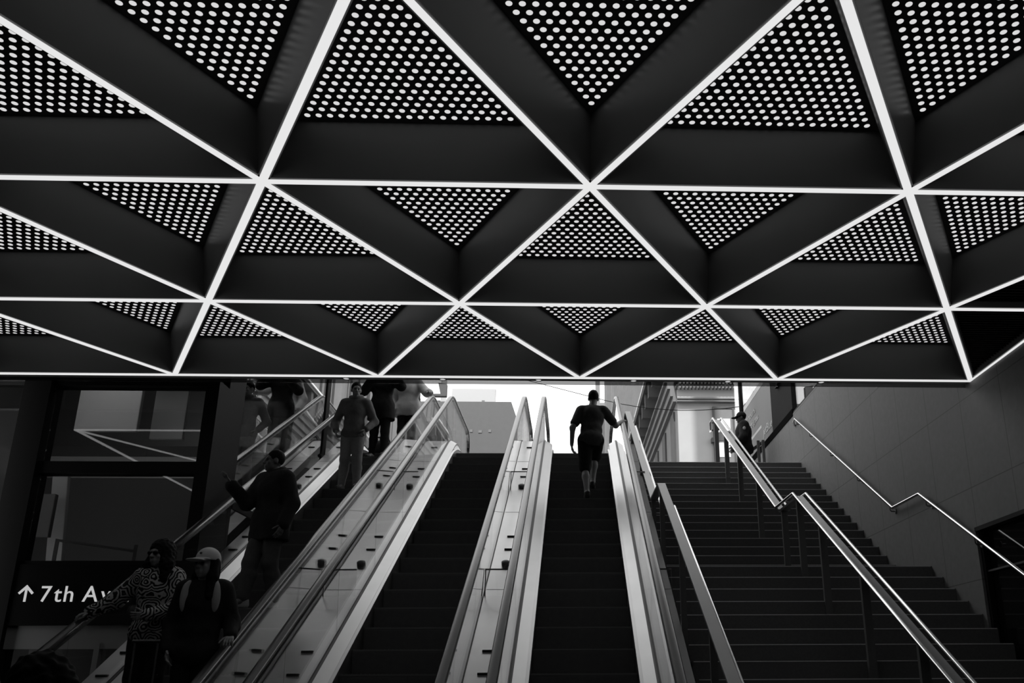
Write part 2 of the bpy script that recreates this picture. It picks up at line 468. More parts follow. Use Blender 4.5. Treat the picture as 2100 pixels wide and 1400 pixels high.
def spath(zf, a, b, u=0.0):
    return [((u, s, zf(s)), (1, 0, 0), (0, 0, 1)) for s in svals(a, b)]
def rail_path(u):
    pts = [Vector((u, s, railz(s))) for s in svals(S_BOT, S_TOP)]
    zt, zb = railz(S_TOP), railz(S_BOT); R = .33
    top = [Vector((u, S_TOP+R*math.sin(a), zt-R+R*math.cos(a))) for a in np.linspace(0.2, math.pi, 12)]
    bot = [Vector((u, S_BOT-R*math.sin(a), zb-R+R*math.cos(a))) for a in np.linspace(math.pi, 0.2, 12)]
    return bot+pts+top
def ribbon(path, prof):
    out = []
    for i, p in enumerate(path):
        t = (path[min(i+1, len(path)-1)]-path[max(i-1, 0)]).normalized()
        a = Vector((1, 0, 0)); b = a.cross(t).normalized()
        out.append((p, a, b))
    return out
RAIL_PROF = [(-.042, -.016), (-.042, .004), (-.034, .016), (-.018, .022), (.018, .022), (.034, .016), (.042, .004), (.042, -.016), (.030, -.020), (-.030, -.020)]
GUIDE_PROF = [(-.030, -.050), (-.030, -.021), (.030, -.021), (.030, -.050)]
UR, UG = 0.69, 0.69
step_me = None
def escalator(c, label):
    global step_me
    A = Vector((math.cos(E_YAW), -math.sin(E_YAW), 0))
    loc = EO+A*c; loc.z = 0
    t = thing('escalator', label, 'escalator', loc, -E_YAW, 'escalators up to the street')
    up = Vector((0, 0, ST))
    def P(name, mbx, m, **k):
        mbx.v = [(x, y, z+ST) for x, y, z in mbx.v]
        return obj(name, mbx, m, t, **k)
    # steps
    if step_me is None:
        g = MB(); r = .245
        ang = np.linspace(0, 1, 6)
        front = [(0.0+0.035*math.sin(a*math.pi/2)**2-.0, -.005-r*a) for a in ang]
        g.prism([(-.5, 0, 0), (-.5, .41, 0), (-.5, .41, -.04), (-.5, .06, -r), (-.5, .035, -r), (-.5, .012, -.10), (-.5, 0, -.03)], (1, 0, 0))
        for i in range(26):    # tread cleats
            x = -.49+i*.0392
            g.box(x, x+.02, .012, .40, 0, .006)
        step_me = g.mesh('step', M['step'])
        nm = MB().box(-.499, .499, -.004, .010, -.012, .003)
        globals()['nose_me'] = nm.mesh('nosing', M['nose'])
    s = 0.28
    while s > SB-1.0:
        o = bpy.data.objects.new('step', step_me); COL.objects.link(o); o.parent = t; o.location = (0, s, nose(s)+ST)
        n2 = bpy.data.objects.new('nosing', nose_me); COL.objects.link(n2); n2.parent = o
        s -= .40
    P('comb_plate', MB().box(-.5, .5, .68, 3.4, -.04, .004), M['dull'])
    P('lower_plate', MB().box(-.5, .5, SB-3.0, SB-1.0, -ST+.001, -ST+.02), M['dull'])
    for sd in (-1, 1):
        # skirt, inner deck, gasket, glass, handrail
        sk = MB().sweep([(sd*.503, -.28), (sd*.503, .050), (sd*.530, .062), (sd*.534, -.28)], spath(nose, SB-1.1, 1.7)); P('skirt', sk, M['steel_matt'])
        dk = MB().sweep([(sd*.531, .050), (sd*.531, .080), (sd*.640, .142), (sd*.640, .05)], spath(lambda s: deckz(s, 0), SB-1.1, 1.9)); P('inner_deck', dk, M['steel_matt'])
        tr = MB().sweep([(sd*.500, .052), (sd*.500, .064), (sd*.531, .076), (sd*.531, .064)], spath(nose, SB-1.1, 1.9)); P('skirt_cap', tr, M['steel_matt'])
        gk = MB().sweep([(sd*.640, .05), (sd*.640, .150), (sd*.655, .158), (sd*.658, .158), (sd*.675, .150), (sd*.675, .05)], spath(lambda s: deckz(s, 0), SB-1.1, 1.95)); P('gasket', gk, M['gasket'])
        rp = rail_path(sd*UR)
        P('handrail', MB().sweep(RAIL_PROF, ribbon(rp, 0)), M['rubber'], smooth=False, auto=True)
        P('handrail_guide', MB().sweep(GUIDE_PROF, ribbon(rp[6:-6], 0)), M['polish'])
        # glass panels between the gasket and the guide
        cuts = [SB-1.0, SB+.3, SB+1.7, SB+3.1, SB+4.5, SB+5.9, SB+7.3, -.9, .5, 1.7, 2.83]
        for a, b in zip(cuts[:-1], cuts[1:]):
            a2, b2 = a+.004, b-.004; g = MB(); ss = [s for s in svals(a2, b2)]
            lo = [(s, deckz(min(s, 1.95), .12)) for s in ss]; hi = [(s, railz(min(s, S_TOP))-.045 if s <= S_TOP else railz(S_TOP)-.38+math.sqrt(max(.33**2-(s-S_TOP)**2, 0))) for s in ss]
            n = len(ss); x0, x1 = sd*UG-.006*1, sd*UG+.006
            x0 = sd*.664-.006; x1 = sd*.664+.006
            vs = []; fs = []
            # glass leans from the gasket to the rail
            for i in range(n):
                k = (UR-.664)*sd
                vs += [(x0, lo[i][0], lo[i][1]), (x1, lo[i][0], lo[i][1]), (x1+k, hi[i][0], hi[i][1]), (x0+k, hi[i][0], hi[i][1])]
            for i in range(n-1):
                for q in range(4): fs.append((4*i+q, 4*i+(q+1) % 4, 4*i+4+(q+1) % 4, 4*i+4+q))
            fs += [(0, 1, 2, 3), (4*n-4, 4*n-1, 4*n-2, 4*n-3)]
            g.add(vs, fs); P('glass_panel', g, M['glass'])
    # truss below
    P('truss', MB().sweep([(-.53, -.95), (-.53, -.30), (.53, -.30), (.53, -.95)], spath(lambda s: max(nose(s), -ST+.96), SB-.6, 3.4)), M['darkmetal'])
    return t
CEN = (0.02, -1.73, -3.48)
escalator(CEN[0], 'black stepped escalator carrying the climbing man, right beside the wide stairs')
escalator(CEN[1], 'empty black stepped escalator between two others')
escalator(CEN[2], 'leftmost escalator with people riding down beside the dark storefront')

# ---- steel covers between and beside the escalators
def cover(u0, u1, label, bars_u, stops=(-2.55, -5.75), stop_u=None, metal='steel'):
    A = Vector((math.cos(E_YAW), -math.sin(E_YAW), 0))
    loc = EO.copy(); loc.z = 0
    t = thing('deck_cover', label, 'escalator deck', loc, -E_YAW, 'steel covers between the escalators')
    def P(name, mbx, m, **k):
        mbx.v = [(x, y, z+ST) for x, y, z in mbx.v]
        return obj(name, mbx, m, t, **k)
    P('plate', MB().sweep([(u0, .0), (u0, .135), (u1, .135), (u1, .0)], spath(lambda s: deckz(s, 0), SB-.6, 3.0)), M[metal])
    for s in (-.44, -1.59, -1.97, -4.22, -4.60, -6.80, -7.16):
        z = deckz(s, .135); P('anti_slide_bar', MB().box(bars_u-.055, bars_u+.055, s-.013, s+.013, z-.015, z+.016), M['gasket'], bevel=.003)
    for s in (-2.42, -5.0, -7.55):
        z = deckz(s, .135)
        d = Vector((0, -SL, 1)).normalized()
        b = MB().tube([(bars_u, s, z-.03), Vector((bars_u, s, z-.03))+d*.068], .050, 20)
        b.tube([Vector((bars_u, s, z-.03))+d*.068, Vector((bars_u, s, z-.03))+d*.080], [.050, .030], 20)
        P('anti_slide_button', b, M['darkmetal'], auto=True)
    for s in stops:
        z = deckz(s, .135); a, b = stop_u or (u0+.02, u1-.06)
        P('glass_stop', MB().box(a, b, s-.006, s+.006, z-.02, z+.28), M['glass'])
        P('stop_edge', MB().box(a, b, s-.008, s+.008, z+.28, z+.295).box(a-.008, a+.004, s-.008, s+.008, z, z+.295), M['polish'])
    for s in (-1.2, -3.4, -5.6, -7.6):
        P('plate_joint', MB().box(u0+.01, u1-.01, s-.003, s+.003, deckz(s, .135)-.005, deckz(s, .135)+.0015), M['gasket'])
    return t
cover(CEN[1]+.677, CEN[0]-.677, 'bright steel deck with black bars between middle and right escalators', -.885, stop_u=(-1.04, -.70))
cover(CEN[2]+.677, CEN[1]-.677, 'bright steel deck with black bars between left and middle escalators', -2.58, stop_u=(-2.78, -2.44))
cover(CEN[2]-.90, CEN[2]-.677, 'steel deck with black bars between leftmost escalator and storefront wall', -4.26, stops=())
cover(CEN[0]+.677, CEN[0]+.98, 'narrow dark deck between right escalator and stair guard rail', .86, stop_u=(.80, .99), metal='darkmetal')

# ------------------------------------------------------------------ the wide stairs
RI = .171; G1 = .295; G2 = .284
ZL = 1.40+CAM_Z; YL0, YL1 = 10.74, 11.92
stair = thing('staircase', 'wide dark granite staircase rising to the street beside the stone wall', 'stairs', (2.95, 7, 0))
X0S, X1S = 1.27, XW-.002
def local(m, o):
    l = o.location; m.v = [(x-l.x, y-l.y, z-l.z) for x, y, z in m.v]; return m
def step_at(y0, y1, z):
    o = obj('step', local(MB().box(X0S, X1S, y0, y1+.03, z-.34, z), stair), M['stone_step'], stair)
    obj('nosing', local(MB().box(X0S+.01, X1S-.01, y0-.003, y0+.010, z-.008, z+.0015), stair), M['nosing'], o)
for k in range(1, 16):
    z = ZL-k*RI
    if z > .05: step_at(YL0-k*G1, YL0-(k-1)*G1, z)
step_at(YL0, YL1, ZL)
for k in range(1, 17):
    step_at(YL1+(k-1)*G2, YL1+k*G2 if k < 16 else 18.6, ZL+k*RI-.0005)
obj('stringer', local(MB().prism([(X0S-.05, YL0-15*G1, 0), (X0S-.05, YL0, ZL), (X0S-.05, YL1, ZL), (X0S-.05, 16.18, ST), (X0S-.05, 16.18, 0)], (.06, 0, 0)), stair), M['dark'], stair)

def stairline(h, y0, y1, flat=0.0):
    """handrail polyline over the flights: heights h above the nosings"""
    a = YL0-.06; b = YL1-.32
    pts = []
    sl1 = RI/G1; sl2 = RI/G2
    pts.append((y0, ZL+h-(a-y0)*sl1)); pts.append((a, ZL+h)); pts.append((b, ZL+h))
    yt = min(y1, 16.10); pts.append((yt, ZL+h+(yt-b)*sl2*.995))
    if flat: pts.append((yt+flat, pts[-1][1]))
    return pts
# centre double handrail
r = thing('stair_handrail', 'double steel tube handrail on dark posts down the middle of the stairs', 'handrail', (3.02, 7, 0))
H = .92
for x, in ((2.94,), (3.11,)):
    base = stairline(H, 5.2, 16.2)
    pts = [(x, y, z) for y, z in base]; e = pts[-1]
    pts += [(x, e[1]+.30, e[2]+.0), (x, e[1]+.34, e[2]-.18), (x, e[1]+.12, e[2]-.22)]
    obj('tube', local(MB().tube(pts, .019, 12), r), M['polish'], r, auto=True)
base = stairline(H-.035, 5.2, 16.2)
prof = [(-.045, -.035), (-.045, .0), (.045, .0), (.045, -.035)]
obj('channel', local(MB().sweep(prof, [((3.025, y, z), (1, 0, 0), (0, 0, 1)) for y, z in base]), r), M['capgrey'], r)
def zline(base, y):
    for (ya, za), (yb, zb) in zip(base[:-1], base[1:]):
        if ya <= y <= yb: return za+(zb-za)*(y-ya)/(yb-ya)
    return base[-1][1]
def ground_z(y):
    if y < YL0: return ZL-RI*math.ceil((YL0-y)/G1-1e-6)
    if y <= YL1: return ZL
    return min(ST, ZL+RI*(1+math.floor((y-YL1)/G2)))
for y in (6.1, 7.35, 8.6, 9.85, 10.72, 11.5, 12.9, 14.2, 15.3, 16.25):
    z0, z1 = ground_z(y), zline(base, y)-.03
    obj('post', local(MB().box(2.985, 3.065, y-.025, y+.025, z0, z1), r), M['darkmetal'], r)
    obj('bracket', local(MB().box(2.94, 3.11, y-.01, y+.01, z1-.0, z1+.02), r), M['dull'], r)
# wall handrail
r = thing('wall_handrail', 'single steel tube handrail on brackets along the stone wall', 'handrail', (4.585, 7, 0))
base = stairline(.92, 7.6, 16.2)
pts = [(4.585, y, z) for y, z in base]; e = pts[-1]
pts += [(4.60, e[1]+.16, e[2]-.02), (4.655, e[1]+.30, e[2]-.06)]
obj('tube', local(MB().tube(pts, .020, 12), r), M['polish'], r, auto=True)
for y in (8.1, 9.35, 10.5, 11.7, 12.9, 14.1, 15.2, 16.0):
    z = zline(base, y)
    m = MB().tube([(4.585, y, z-.015), (4.585, y, z-.075), (4.600, y, z-.09), (4.66, y, z-.09)], .009, 8)
    m.tube([(4.652, y, z-.09), (4.664, y, z-.09)], .035, 14)
    obj('bracket', local(m, r), M['dull'], r, auto=True)
# left guard rail: flat cap, posts, infill, tube on its stair side
r = thing('guard_rail', 'flat topped grey metal guard rail with posts between escalator and stairs', 'guard rail', (1.245, 7, 0))
base = stairline(1.05, 5.0, 16.2, 2.3)
obj('cap', local(MB().sweep([(-.05, -.025), (-.05, 0), (.05, 0), (.05, -.025)], [((1.245, y, z), (1, 0, 0), (0, 0, 1)) for y, z in base]), r), M['capgrey'], r)
b2 = stairline(.86, 5.0, 16.0)
for seg in (b2[0:2], b2[2:4]):
    (ya, za), (yb, zb) = seg; ext = .0
    obj('tube', local(MB().tube([(1.365, ya, za), (1.365, yb-.3, za+(zb-za)*(yb-.3-ya)/(yb-ya))], .019, 12), r), M['polish'], r, auto=True)
for y in (5.6, 7.3, 9.0, 10.66, 11.66, 13.3, 15.0, 16.6, 18.4):
    z1 = zline(base, y)-.02
    obj('post', local(MB().box(1.215, 1.275, y-.02, y+.02, ground_z(y)-.3 if y < 16.2 else ST-.3, z1), r), M['darkmetal'], r)
    if y < 16: obj('tube_bracket', local(MB().tube([(1.27, y, zline(b2, y)-.05), (1.34, y, zline(b2, y)-.05), (1.365, y, zline(b2, y)-.015)], .008, 8), r), M['dull'], r)
obj('dark_infill', local(MB().box(1.24, 1.255, 16.25, 18.4, ST+.02, ST+1.0), r), M['frame'], r)

# ------------------------------------------------------------------ left storefront (faces the viewer) with the backlit sign
YW = 10.08; XCN = -4.24
z = lambda h: h+CAM_Z
m = MB()
m.box(-10, XCN, YW, YW+.3, z(3.58), 9.4)                 # header and wall over it
m.box(-10, XCN, YW, YW+.25, z(.655), z(1.335))           # band that carries the sign
struct('wall_storefront', m, M['signband'])
w = struct('window_2', MB().box(-6.25, -4.40, YW+.10, YW+.115, z(1.335), z(3.58)), M['store'])
obj('frame', MB().box(-6.58, -6.26, YW-.02, YW+.25, 0, z(3.58)).box(-4.40, XCN, YW-.01, YW+.82, 0, 9.4).box(-6.26, -4.40, YW+.02, YW+.22, z(2.42), z(2.56)).box(-6.26, -4.40, YW+.02, YW+.22, z(1.31), z(1.38)).box(-6.26, -4.40, YW+.02, YW+.22, z(3.52), z(3.58)), M['frame'], w)
w = struct('window_3', MB().box(-9.9, -6.58, YW+.10, YW+.115, z(1.335), z(3.58)), M['store'])
w = struct('window_4', MB().box(-6.26, -4.40, YW+.12, YW+.135, 0, z(.655)), M['store'])
obj('frame', MB().box(-6.26, -4.40, YW+.05, YW+.11, z(.40), z(.655)).box(-5.26, -5.2, YW+.04, YW+.12, 0, z(.45)), M['paleint'], w)
# side of the corner building along the escalator: dark below the street, glass above
w = struct('window_5', MB().box(XCN-.02, XCN, YW+.82, 24, 0, z(2.2)), M['spandrel'])
w = struct('window_6', MB().box(XCN-.02, XCN, YW+.82, 24, z(2.2), 9.4), glass('side_glass', 0.42, gain=4.0))
obj('mullion', MB().box(XCN-.10, XCN+.02, 14.55, 14.75, z(2.2), 9.4), M['frame'], w)
obj('mullion', MB().box(XCN-.10, XCN+.02, 19.0, 19.15, z(2.2), 9.4), M['frame'], w)
obj('transom', MB().box(XCN-.08, XCN+.015, YW+.82, 24, z(2.15), z(2.25)), M['frame'], w)
# interior of the corner building
struct('wall_interior', MB().box(-10, -9.8, YW+.3, 24, 0, 9.4).box(-9.8, XCN-.1, 15.0, 15.2, 0, z(3.5)), M['greyint'])
struct('floor_interior', MB().box(-9.8, XCN-.12, 15.2, 24, ST-.2, ST).box(-9.8, XCN-.12, YW+.3, 15.0, 0, .02), M['greyint'])
def panel(nm, x0, x1, y, z0, z1, label, mt='paleint', rot=0.0, cat='panel'):
    t = obj(nm, MB().box(-(x1-x0)/2, (x1-x0)/2, 0, .08, 0, z1-z0), M[mt], None, bevel=.01)
    t.location = ((x0+x1)/2, y, z0); t.rotation_euler = (0, rot, 0)
    return tag(t, label, cat)
panel('reflection_panel', -7.15, -6.25, 12.2, z(3.55), z(4.25), 'pale reflection stand-in behind the upper left storefront pane')  # these pale boxes take the place of reflections in the glass
panel('reflection_panel', -6.35, -5.85, 12.8, z(3.6), z(4.9), 'narrow pale reflection stand-in behind the upper storefront pane, next to the mullion', 'paleint')
panel('reflection_column', -7.0, -6.78, 12.4, 0.02, z(3.0), 'slanted pale reflection stand-in behind the lower storefront pane', 'paleint', -.10, 'column')
panel('reflection_panel', -7.6, -7.05, 11.9, z(1.95), z(2.55), 'pale reflection stand-in low behind the left storefront pane', 'greyint')
lt = bpy.data.lights.new('panel_fill', 'AREA'); lt.energy = 9; lt.size = 1.2  # added fill light for the pale boxes, no visible fixture
lo = bpy.data.objects.new('panel_fill', lt); COL.objects.link(lo); lo.location = (-6.6, 11.4, z(4.6))
# frame and plinth made to stand in for a reflection in the pane
t = thing('reflection_frame', 'thin frame on a plinth, reflection stand-in behind the lower storefront pane', 'reflection frame', (-6.05, 11.3, .02), .35)
for x in (-.45, .45):
    obj('post', MB().box(x-.02, x+.02, -.02, .02, 0, z(1.75)), M['dull'], t)
obj('top_rail', MB().prism([(-.47, -.02, z(1.78)), (-.47, .02, z(1.78)), (-.47, .02, z(1.75)), (-.47, -.02, z(1.75))], (.94, 0, -.10)), M['dull'], t)
obj('plinth', MB().box(-.5, .5, -.2, .2, 0, z(1.33)), M['greyint'], t)

def text_mesh(s, size, m, name='letters', shear=0.0, extrude=.004):
    cu = bpy.data.curves.new('txt', 'FONT'); cu.body = s; cu.size = size*1.0; cu.extrude = extrude; cu.shear = shear; cu.offset = size*.001
    o = bpy.data.objects.new('txt', cu); COL.objects.link(o)
    bpy.context.view_layer.update()
    me = bpy.data.meshes.new_from_object(o.evaluated_get(bpy.context.evaluated_depsgraph_get()))
    bpy.data.objects.remove(o); bpy.data.curves.remove(cu)
    me.name = name; me.materials.clear(); me.materials.append(m); return me
sg = thing('wayfinding_sign', 'backlit white arrow and 7th Av lettering on the dark storefront band', 'sign', (-6.17, YW-.005, z(.915)))
ar = MB()
ar.prism([(.065, 0, 0), (.090, 0, 0), (.090, 0, .16), (.065, 0, .16)], (0, -.006, 0))
for sd in (-1, 1):
    ar.prism([(.0775, 0, .188), (.0775, 0, .150), (.0775+sd*.068, 0, .082), (.0775+sd*.086, 0, .100)], (0, -.007, 0))
obj('arrow', ar, M['letters'], sg)
for ch, x in (('7', .235), ('t', .395), ('h', .495), ('A', .715), ('v', .915), ('/', 1.21), ('3', 1.34), ('3', 1.48)):
    me = text_mesh(ch, .255, M['letters'], 'letter')
    o = bpy.data.objects.new('letter', me); COL.objects.link(o); o.parent = sg
    o.location = (x, -.004, 0); o.rotation_euler = (math.pi/2, 0, 0)

# ------------------------------------------------------------------ street level: parapet glass, poster, pole, barrier
PT = PAR
w = struct('window_7', MB().box(XW+.05, XW+.065, YE+.3, 16.45, PT, PT+3.2), M['glass'])
obj('frame', MB().box(XW, XW+.12, 14.55, 14.67, PT, PT+3.2).box(XW, XW+.12, 12.3, 12.42, PT, PT+3.2).box(XW, XW+.10, YE+.3, 16.45, PT, PT+.03), M['frame'], w)
struct('trim_2', MB().box(XW-.012, XW+.42, 16.5, 22.4, PT-.05, PT+.10), M['gaskdull'])
struct('column', MB().box(XW+.0, XW+.5, 16.5, 18.2, PT+.1, PT+4), M['dark'])
br = obj('canopy_brace', MB().prism([(XW+.02, 17.4, PT+.9), (XW+.02, 17.55, PT+.9), (XW+.02, 15.1, PT+2.4), (XW+.02, 14.95, PT+2.4)], (-.08, 0, 0)), M['frame'])
tag(br, 'dark slanted metal brace beside the poster above the stone wall', 'brace')
p = thing('poster', 'grey advertising poster with white lettering above the stone parapet', 'poster', (XW+.04, 18.25, PT+.1))
PY = 3.9
obj('board', MB().box(0, .06, 0, PY, 0, 1.58), M['ad'], p)
obj('border', MB().box(-.004, 0, 0, PY, 1.43, 1.56).box(-.004, 0, .0, .05, 0, 1.43), M['adwhite'], p)
obj('stripe', MB().box(-.003, 0, 1.15, 2.35, .46, .53), M['adwhite'], p)
for txt, y, zz, sz in (('Your best ticket is', 3.45, 1.02, .235), ('a boarding pass', 2.85, .76, .235), ('jetBlue', .95, .20, .30)):
    me = text_mesh(txt, sz, M['adwhite'], 'lettering')
    o = bpy.data.objects.new('lettering', me); COL.objects.link(o); o.parent = p
    o.location = (-.005, y, zz); o.rotation_euler = (math.pi/2, 0, -math.pi/2)
w = struct('window_8', MB().box(XW+.06, XW+.075, 18.3, 22.4, PT+1.62, PT+4), M['glass'])
t = thing('street_pole', 'dark slim street pole standing at the stair top beside the poster', 'pole', (4.42, 20.2, ST))
obj('shaft', MB().tube([(0, 0, 0), (0, 0, 4.5)], .055, 12), M['frame'], t, auto=True)
obj('base', MB().cyl((0, 0, 0), .11, .25, 12), M['frame'], t, auto=True)
t = thing('barrier', 'dark metal barrier posts at the stair top beside the parapet', 'barrier', (4.27, 19.0, ST))
for k, (dx, dy, h) in enumerate(((-.10, .25, .95), (.02, .05, .98), (.14, -.40, 1.12), (.24, -.45, 1.12))):
    obj('post', MB().box(dx-.03, dx+.03, dy-.03, dy+.03, 0, h), M['darkmetal'], t)
obj('rail', MB().prism([(-.10, .25, .88), (-.10, .25, .95), (.24, -.45, 1.12), (.24, -.45, 1.05)], (.02, .02, 0)), M['darkmetal'], t)
obj('panel', MB().prism([(-.08, .22, .1), (-.08, .22, .85), (.0, .07, .85), (.0, .07, .1)], (.015, .015, 0)), M['darkmetal'], t)

# ------------------------------------------------------------------ buildings across the street
def brick_building(name, label, x0, x1, y0, y1, z1, m): 
    t = thing(name, label, 'building', ((x0+x1)/2, y0, ST)); return t
# corner building on the right: pale front with a cornice and door, dark fluted side along the street
BX, BY = 5.02, 36.0
t = thing('corner_building', 'pale stone corner building with dentil cornice and a tall door, dark columned side', 'building', (BX, BY, ST))
b = lambda h: h+CAM_Z-ST            # heights measured from the eye
obj('front', MB().box(0, 9, 0, 10, 0, 25), M['lime'], t)
obj('architrave', MB().box(-.05, 9, -.30, 0, b(11.90), b(11.98)).box(-.05, 9, -.36, 0, b(12.0), b(12.06)), M['limed'], t)
obj('frieze', MB().box(-.02, 9, -.15, 0, b(12.06), b(12.50)), M['lime'], t)
m = MB(); m.box(-.1, 9, -.55, 0, b(12.55), b(12.60)); m.box(-.15, 9, -.75, 0, b(12.80), b(12.92))
obj('cornice', m, M['limed'], t)
m = MB()
for k in range(26): m.box(.02+k*.16, .12+k*.16, -.62, -.12, b(12.62), b(12.80))
obj('dentils', m, M['lime'], t)
m = MB()
for k in range(26): m.tube([(.07+k*.16, -.50, b(12.55)), (.07+k*.16, -.15, b(12.55))], .07, 10)
obj('scallops', m, M['lime'], t)
d = obj('door', MB().box(1.62, 2.42, -.10, .02, 0, b(11.62)), M['limed'], t)
obj('door_frame', MB().box(1.54, 1.62, -.14, .02, 0, b(11.72)).box(2.42, 2.50, -.14, .02, 0, b(11.72)).box(1.62, 2.42, -.14, .02, b(11.62), b(11.72)), M['limedark'], t)
obj('door_window', MB().box(1.72, 2.30, -.13, -.10, b(10.6), b(11.15)), M['white'], d)
obj('door_panel', MB().box(1.66, 2.38, -.13, -.10, b(10.15), b(10.55)), M['limedark'], d)
obj('door_panel', MB().box(1.72, 2.25, -.13, -.10, b(9.4), b(10.05)), M['white'], d)
obj('wall_lamp', MB().box(1.42, 1.54, -.25, 0, b(10.05), b(10.25)), M['limedark'], t)
# side facade facing the street: cornice bands, brackets, windows
obj('side', MB().box(-.02, 0, .05, 46, 0, 40), M['limed'], t)
m = MB()
for d0, z0, z1 in ((.55, b(12.9), b(13.05)), (.42, b(12.6), b(12.9)), (.30, b(12.25), b(12.6)), (.18, b(12.0), b(12.25))): m.box(-d0, 0, .05, 46, z0, z1)
obj('side_cornice', m, M['limed'], t)
m = MB()
for k in range(26): m.box(-1.0, 0, 1.0+k*1.7, 1.35+k*1.7, b(13.1), b(13.9)); 
m.box(-1.1, 0, .05, 46, b(13.85), b(14.05))
obj('brackets', m, M['limedark'], t)
obj('gutter', MB().box(-1.16, -1.08, .05, 46, b(14.02), b(14.12)), M['white'], t)
m = MB()
for k in range(13): m.box(-.10, 0, .8+k*3.4, 2.0+k*3.4, 0, b(11.75))
obj('window', m, M['limedark'], t)
m = MB()
for k in range(44): m.tube([(-.18+random.uniform(-.25, .1), 2.0+k*1.0, b(14.1)), (-.18+random.uniform(-.25, .1), 2.0+k*1.0, b(34))], random.uniform(.10, .30), 8)
obj('columns', m, M['limedark'], t, auto=True)
m = MB()
for k in range(32): m.box(-.75-random.uniform(0, .5), 0, 2.4+k*1.35, 2.65+k*1.35+random.uniform(0, .4), b(14.1), b(34))
obj('fins', m, M['limed'], t)
# far block behind the climbing man
t = thing('far_building', 'distant grey building with pale piers behind the climbing man', 'building', (2.6, 95, ST))
zz = lambda h: h+CAM_Z-ST
obj('wall', MB().box(.9, 4.2, 0, 8, 0, zz(31.2)), M['limedark'], t)
m = MB()
for k in range(3): m.box(1.0+k*1.1, 1.5+k*1.1, -.5, 0, zz(31.2), zz(36))
obj('pier', m, M['limed'], t)
obj('roof_slab', MB().box(.8, 4.3, -.6, 8, zz(30.8), zz(31.2)), M['limed'], t)
# grey block on the left
t = thing('grey_building', 'plain grey flat roofed building seen between the escalators', 'building', (-5.6, 60, ST))
obj('wall', MB().prism([(-8, 0, 0), (2.05, 0, 0), (2.05, 0, b(18.7)), (1.66, 0, b(19.85)), (-8, 0, b(19.85))], (0, 2.2, 0)), M['brickgrey'], t)
m = MB()
for x, h, s in ((-2.4, 17.6, .22), (-1.2, 17.5, .2), (-.55, 17.45, .25), (.15, 17.5, .2)): m.box(x-s/2, x+s/2, -.05, 0, b(h), b(h+.2))
obj('roof_sign', m, M['limed'], t)
m = MB(); m.box(-3.3, -2.8, -.04, 0, b(16.3), b(16.9)); m.box(-2.5, -2.1, -.04, 0, b(16.2), b(16.9)); obj('window', m, M['limedark'], t)
bt = thing('billboard', 'large blank white billboard on the roof behind the grey building', 'billboard', (-7.0, 63, ST))
obj('board', MB().box(-1.75, 1.62, 0, .3, b(19.4), b(21.9)), M['board'], bt)
obj('post', MB().box(-.8, -.6, .3, .5, 0, b(19.4)), M['limedark'], bt); obj('post', MB().box(.6, .8, .3, .5, 0, b(19.4)), M['limedark'], bt)
m = MB(); m.box(.1, .45, -.03, 0, b(20.55), b(20.62)); m.box(.35, .42, -.03, 0, b(20.3), b(20.6)); m.box(.58, .8, -.03, 0, b(20.75), b(20.95)); m.box(-.85, -.75, -.03, 0, b(20.4), b(20.6)); m.box(-.75, .1, -.03, 0, b(20.42), b(20.45)); obj('sketch_mark', m, M['limed'], bt)
rl = thing('roof_lights', 'dark rooftop floodlight rack at the left end of the billboard', 'floodlight', (-9.6, 61, ST))
obj('rack', MB().box(-.7, .75, -.2, .2, b(20.55), b(20.72)).box(-.7, .3, -.2, .2, b(19.6), b(20.2)), M['limedark'], rl)
obj('lamp', MB().prism([(.1, -.2, b(21.6)), (.75, -.2, b(21.5)), (.75, -.2, b(20.72)), (.3, -.2, b(20.72))], (0, .4, 0)), M['limedark'], rl)
pc = obj('pale_tower', MB().box(-1.3, 1.0, 0, 4, 0, b(30)), M['white']); pc.location = (-13.2, 80, ST); tag(pc, 'pale tower behind the left side of the billboard', 'building')
# blocks seen through the left glass
for k, (x, y, wx, h, mm, lab) in enumerate(((-14.5, 40, 4.2, 13.2, 'limed', 'mid grey block seen through the side glass, nearest the mullion'), (-19.5, 42, 4.5, 11.5, 'brickgrey', 'lower grey block seen through the side glass, left one'), (-11.2, 52, 2.2, 20, 'limedark', 'dark narrow block seen through the side glass, by the billboard'))):
    t = thing('street_building', lab, 'building', (x, y, ST), 0, 'blocks seen through the side glass')
    obj('wall', MB().box(-wx/2, wx/2, 0, 5, 0, b(h)), M[mm], t)
    m = MB()
    for i in range(3):
        for q in range(3): m.box(-wx/2+.4+i*wx/3, -wx/2+.4+i*wx/3+wx/6, -.05, 0, b(h-1.2-q*2.2), b(h-.3-q*2.2))
    obj('window', m, M['winglass'], t)
# overhead wire across the street
pts = []
for k in range(25):
    u = k/24; pts.append((-4.30+u*8.72, 23.9-u*3.7, CAM_Z+(6.6+4.9*(u-.97)**2 if u > .6 else 7.27+3.6*(.6-u))))
wr = obj('overhead_wire', MB().tube(pts, .009, 6), M['frame']); obj('mast', MB().box(-4.36, -4.28, 23.85, 23.95, 9.51, 11.0), M['frame'], wr); struct('roof_storefront', MB().box(-10, XCN, YW, 24, 9.41, 9.51), M['dark']); tag(wr, 'thin black wire sagging across the street above the stairs', 'wire')
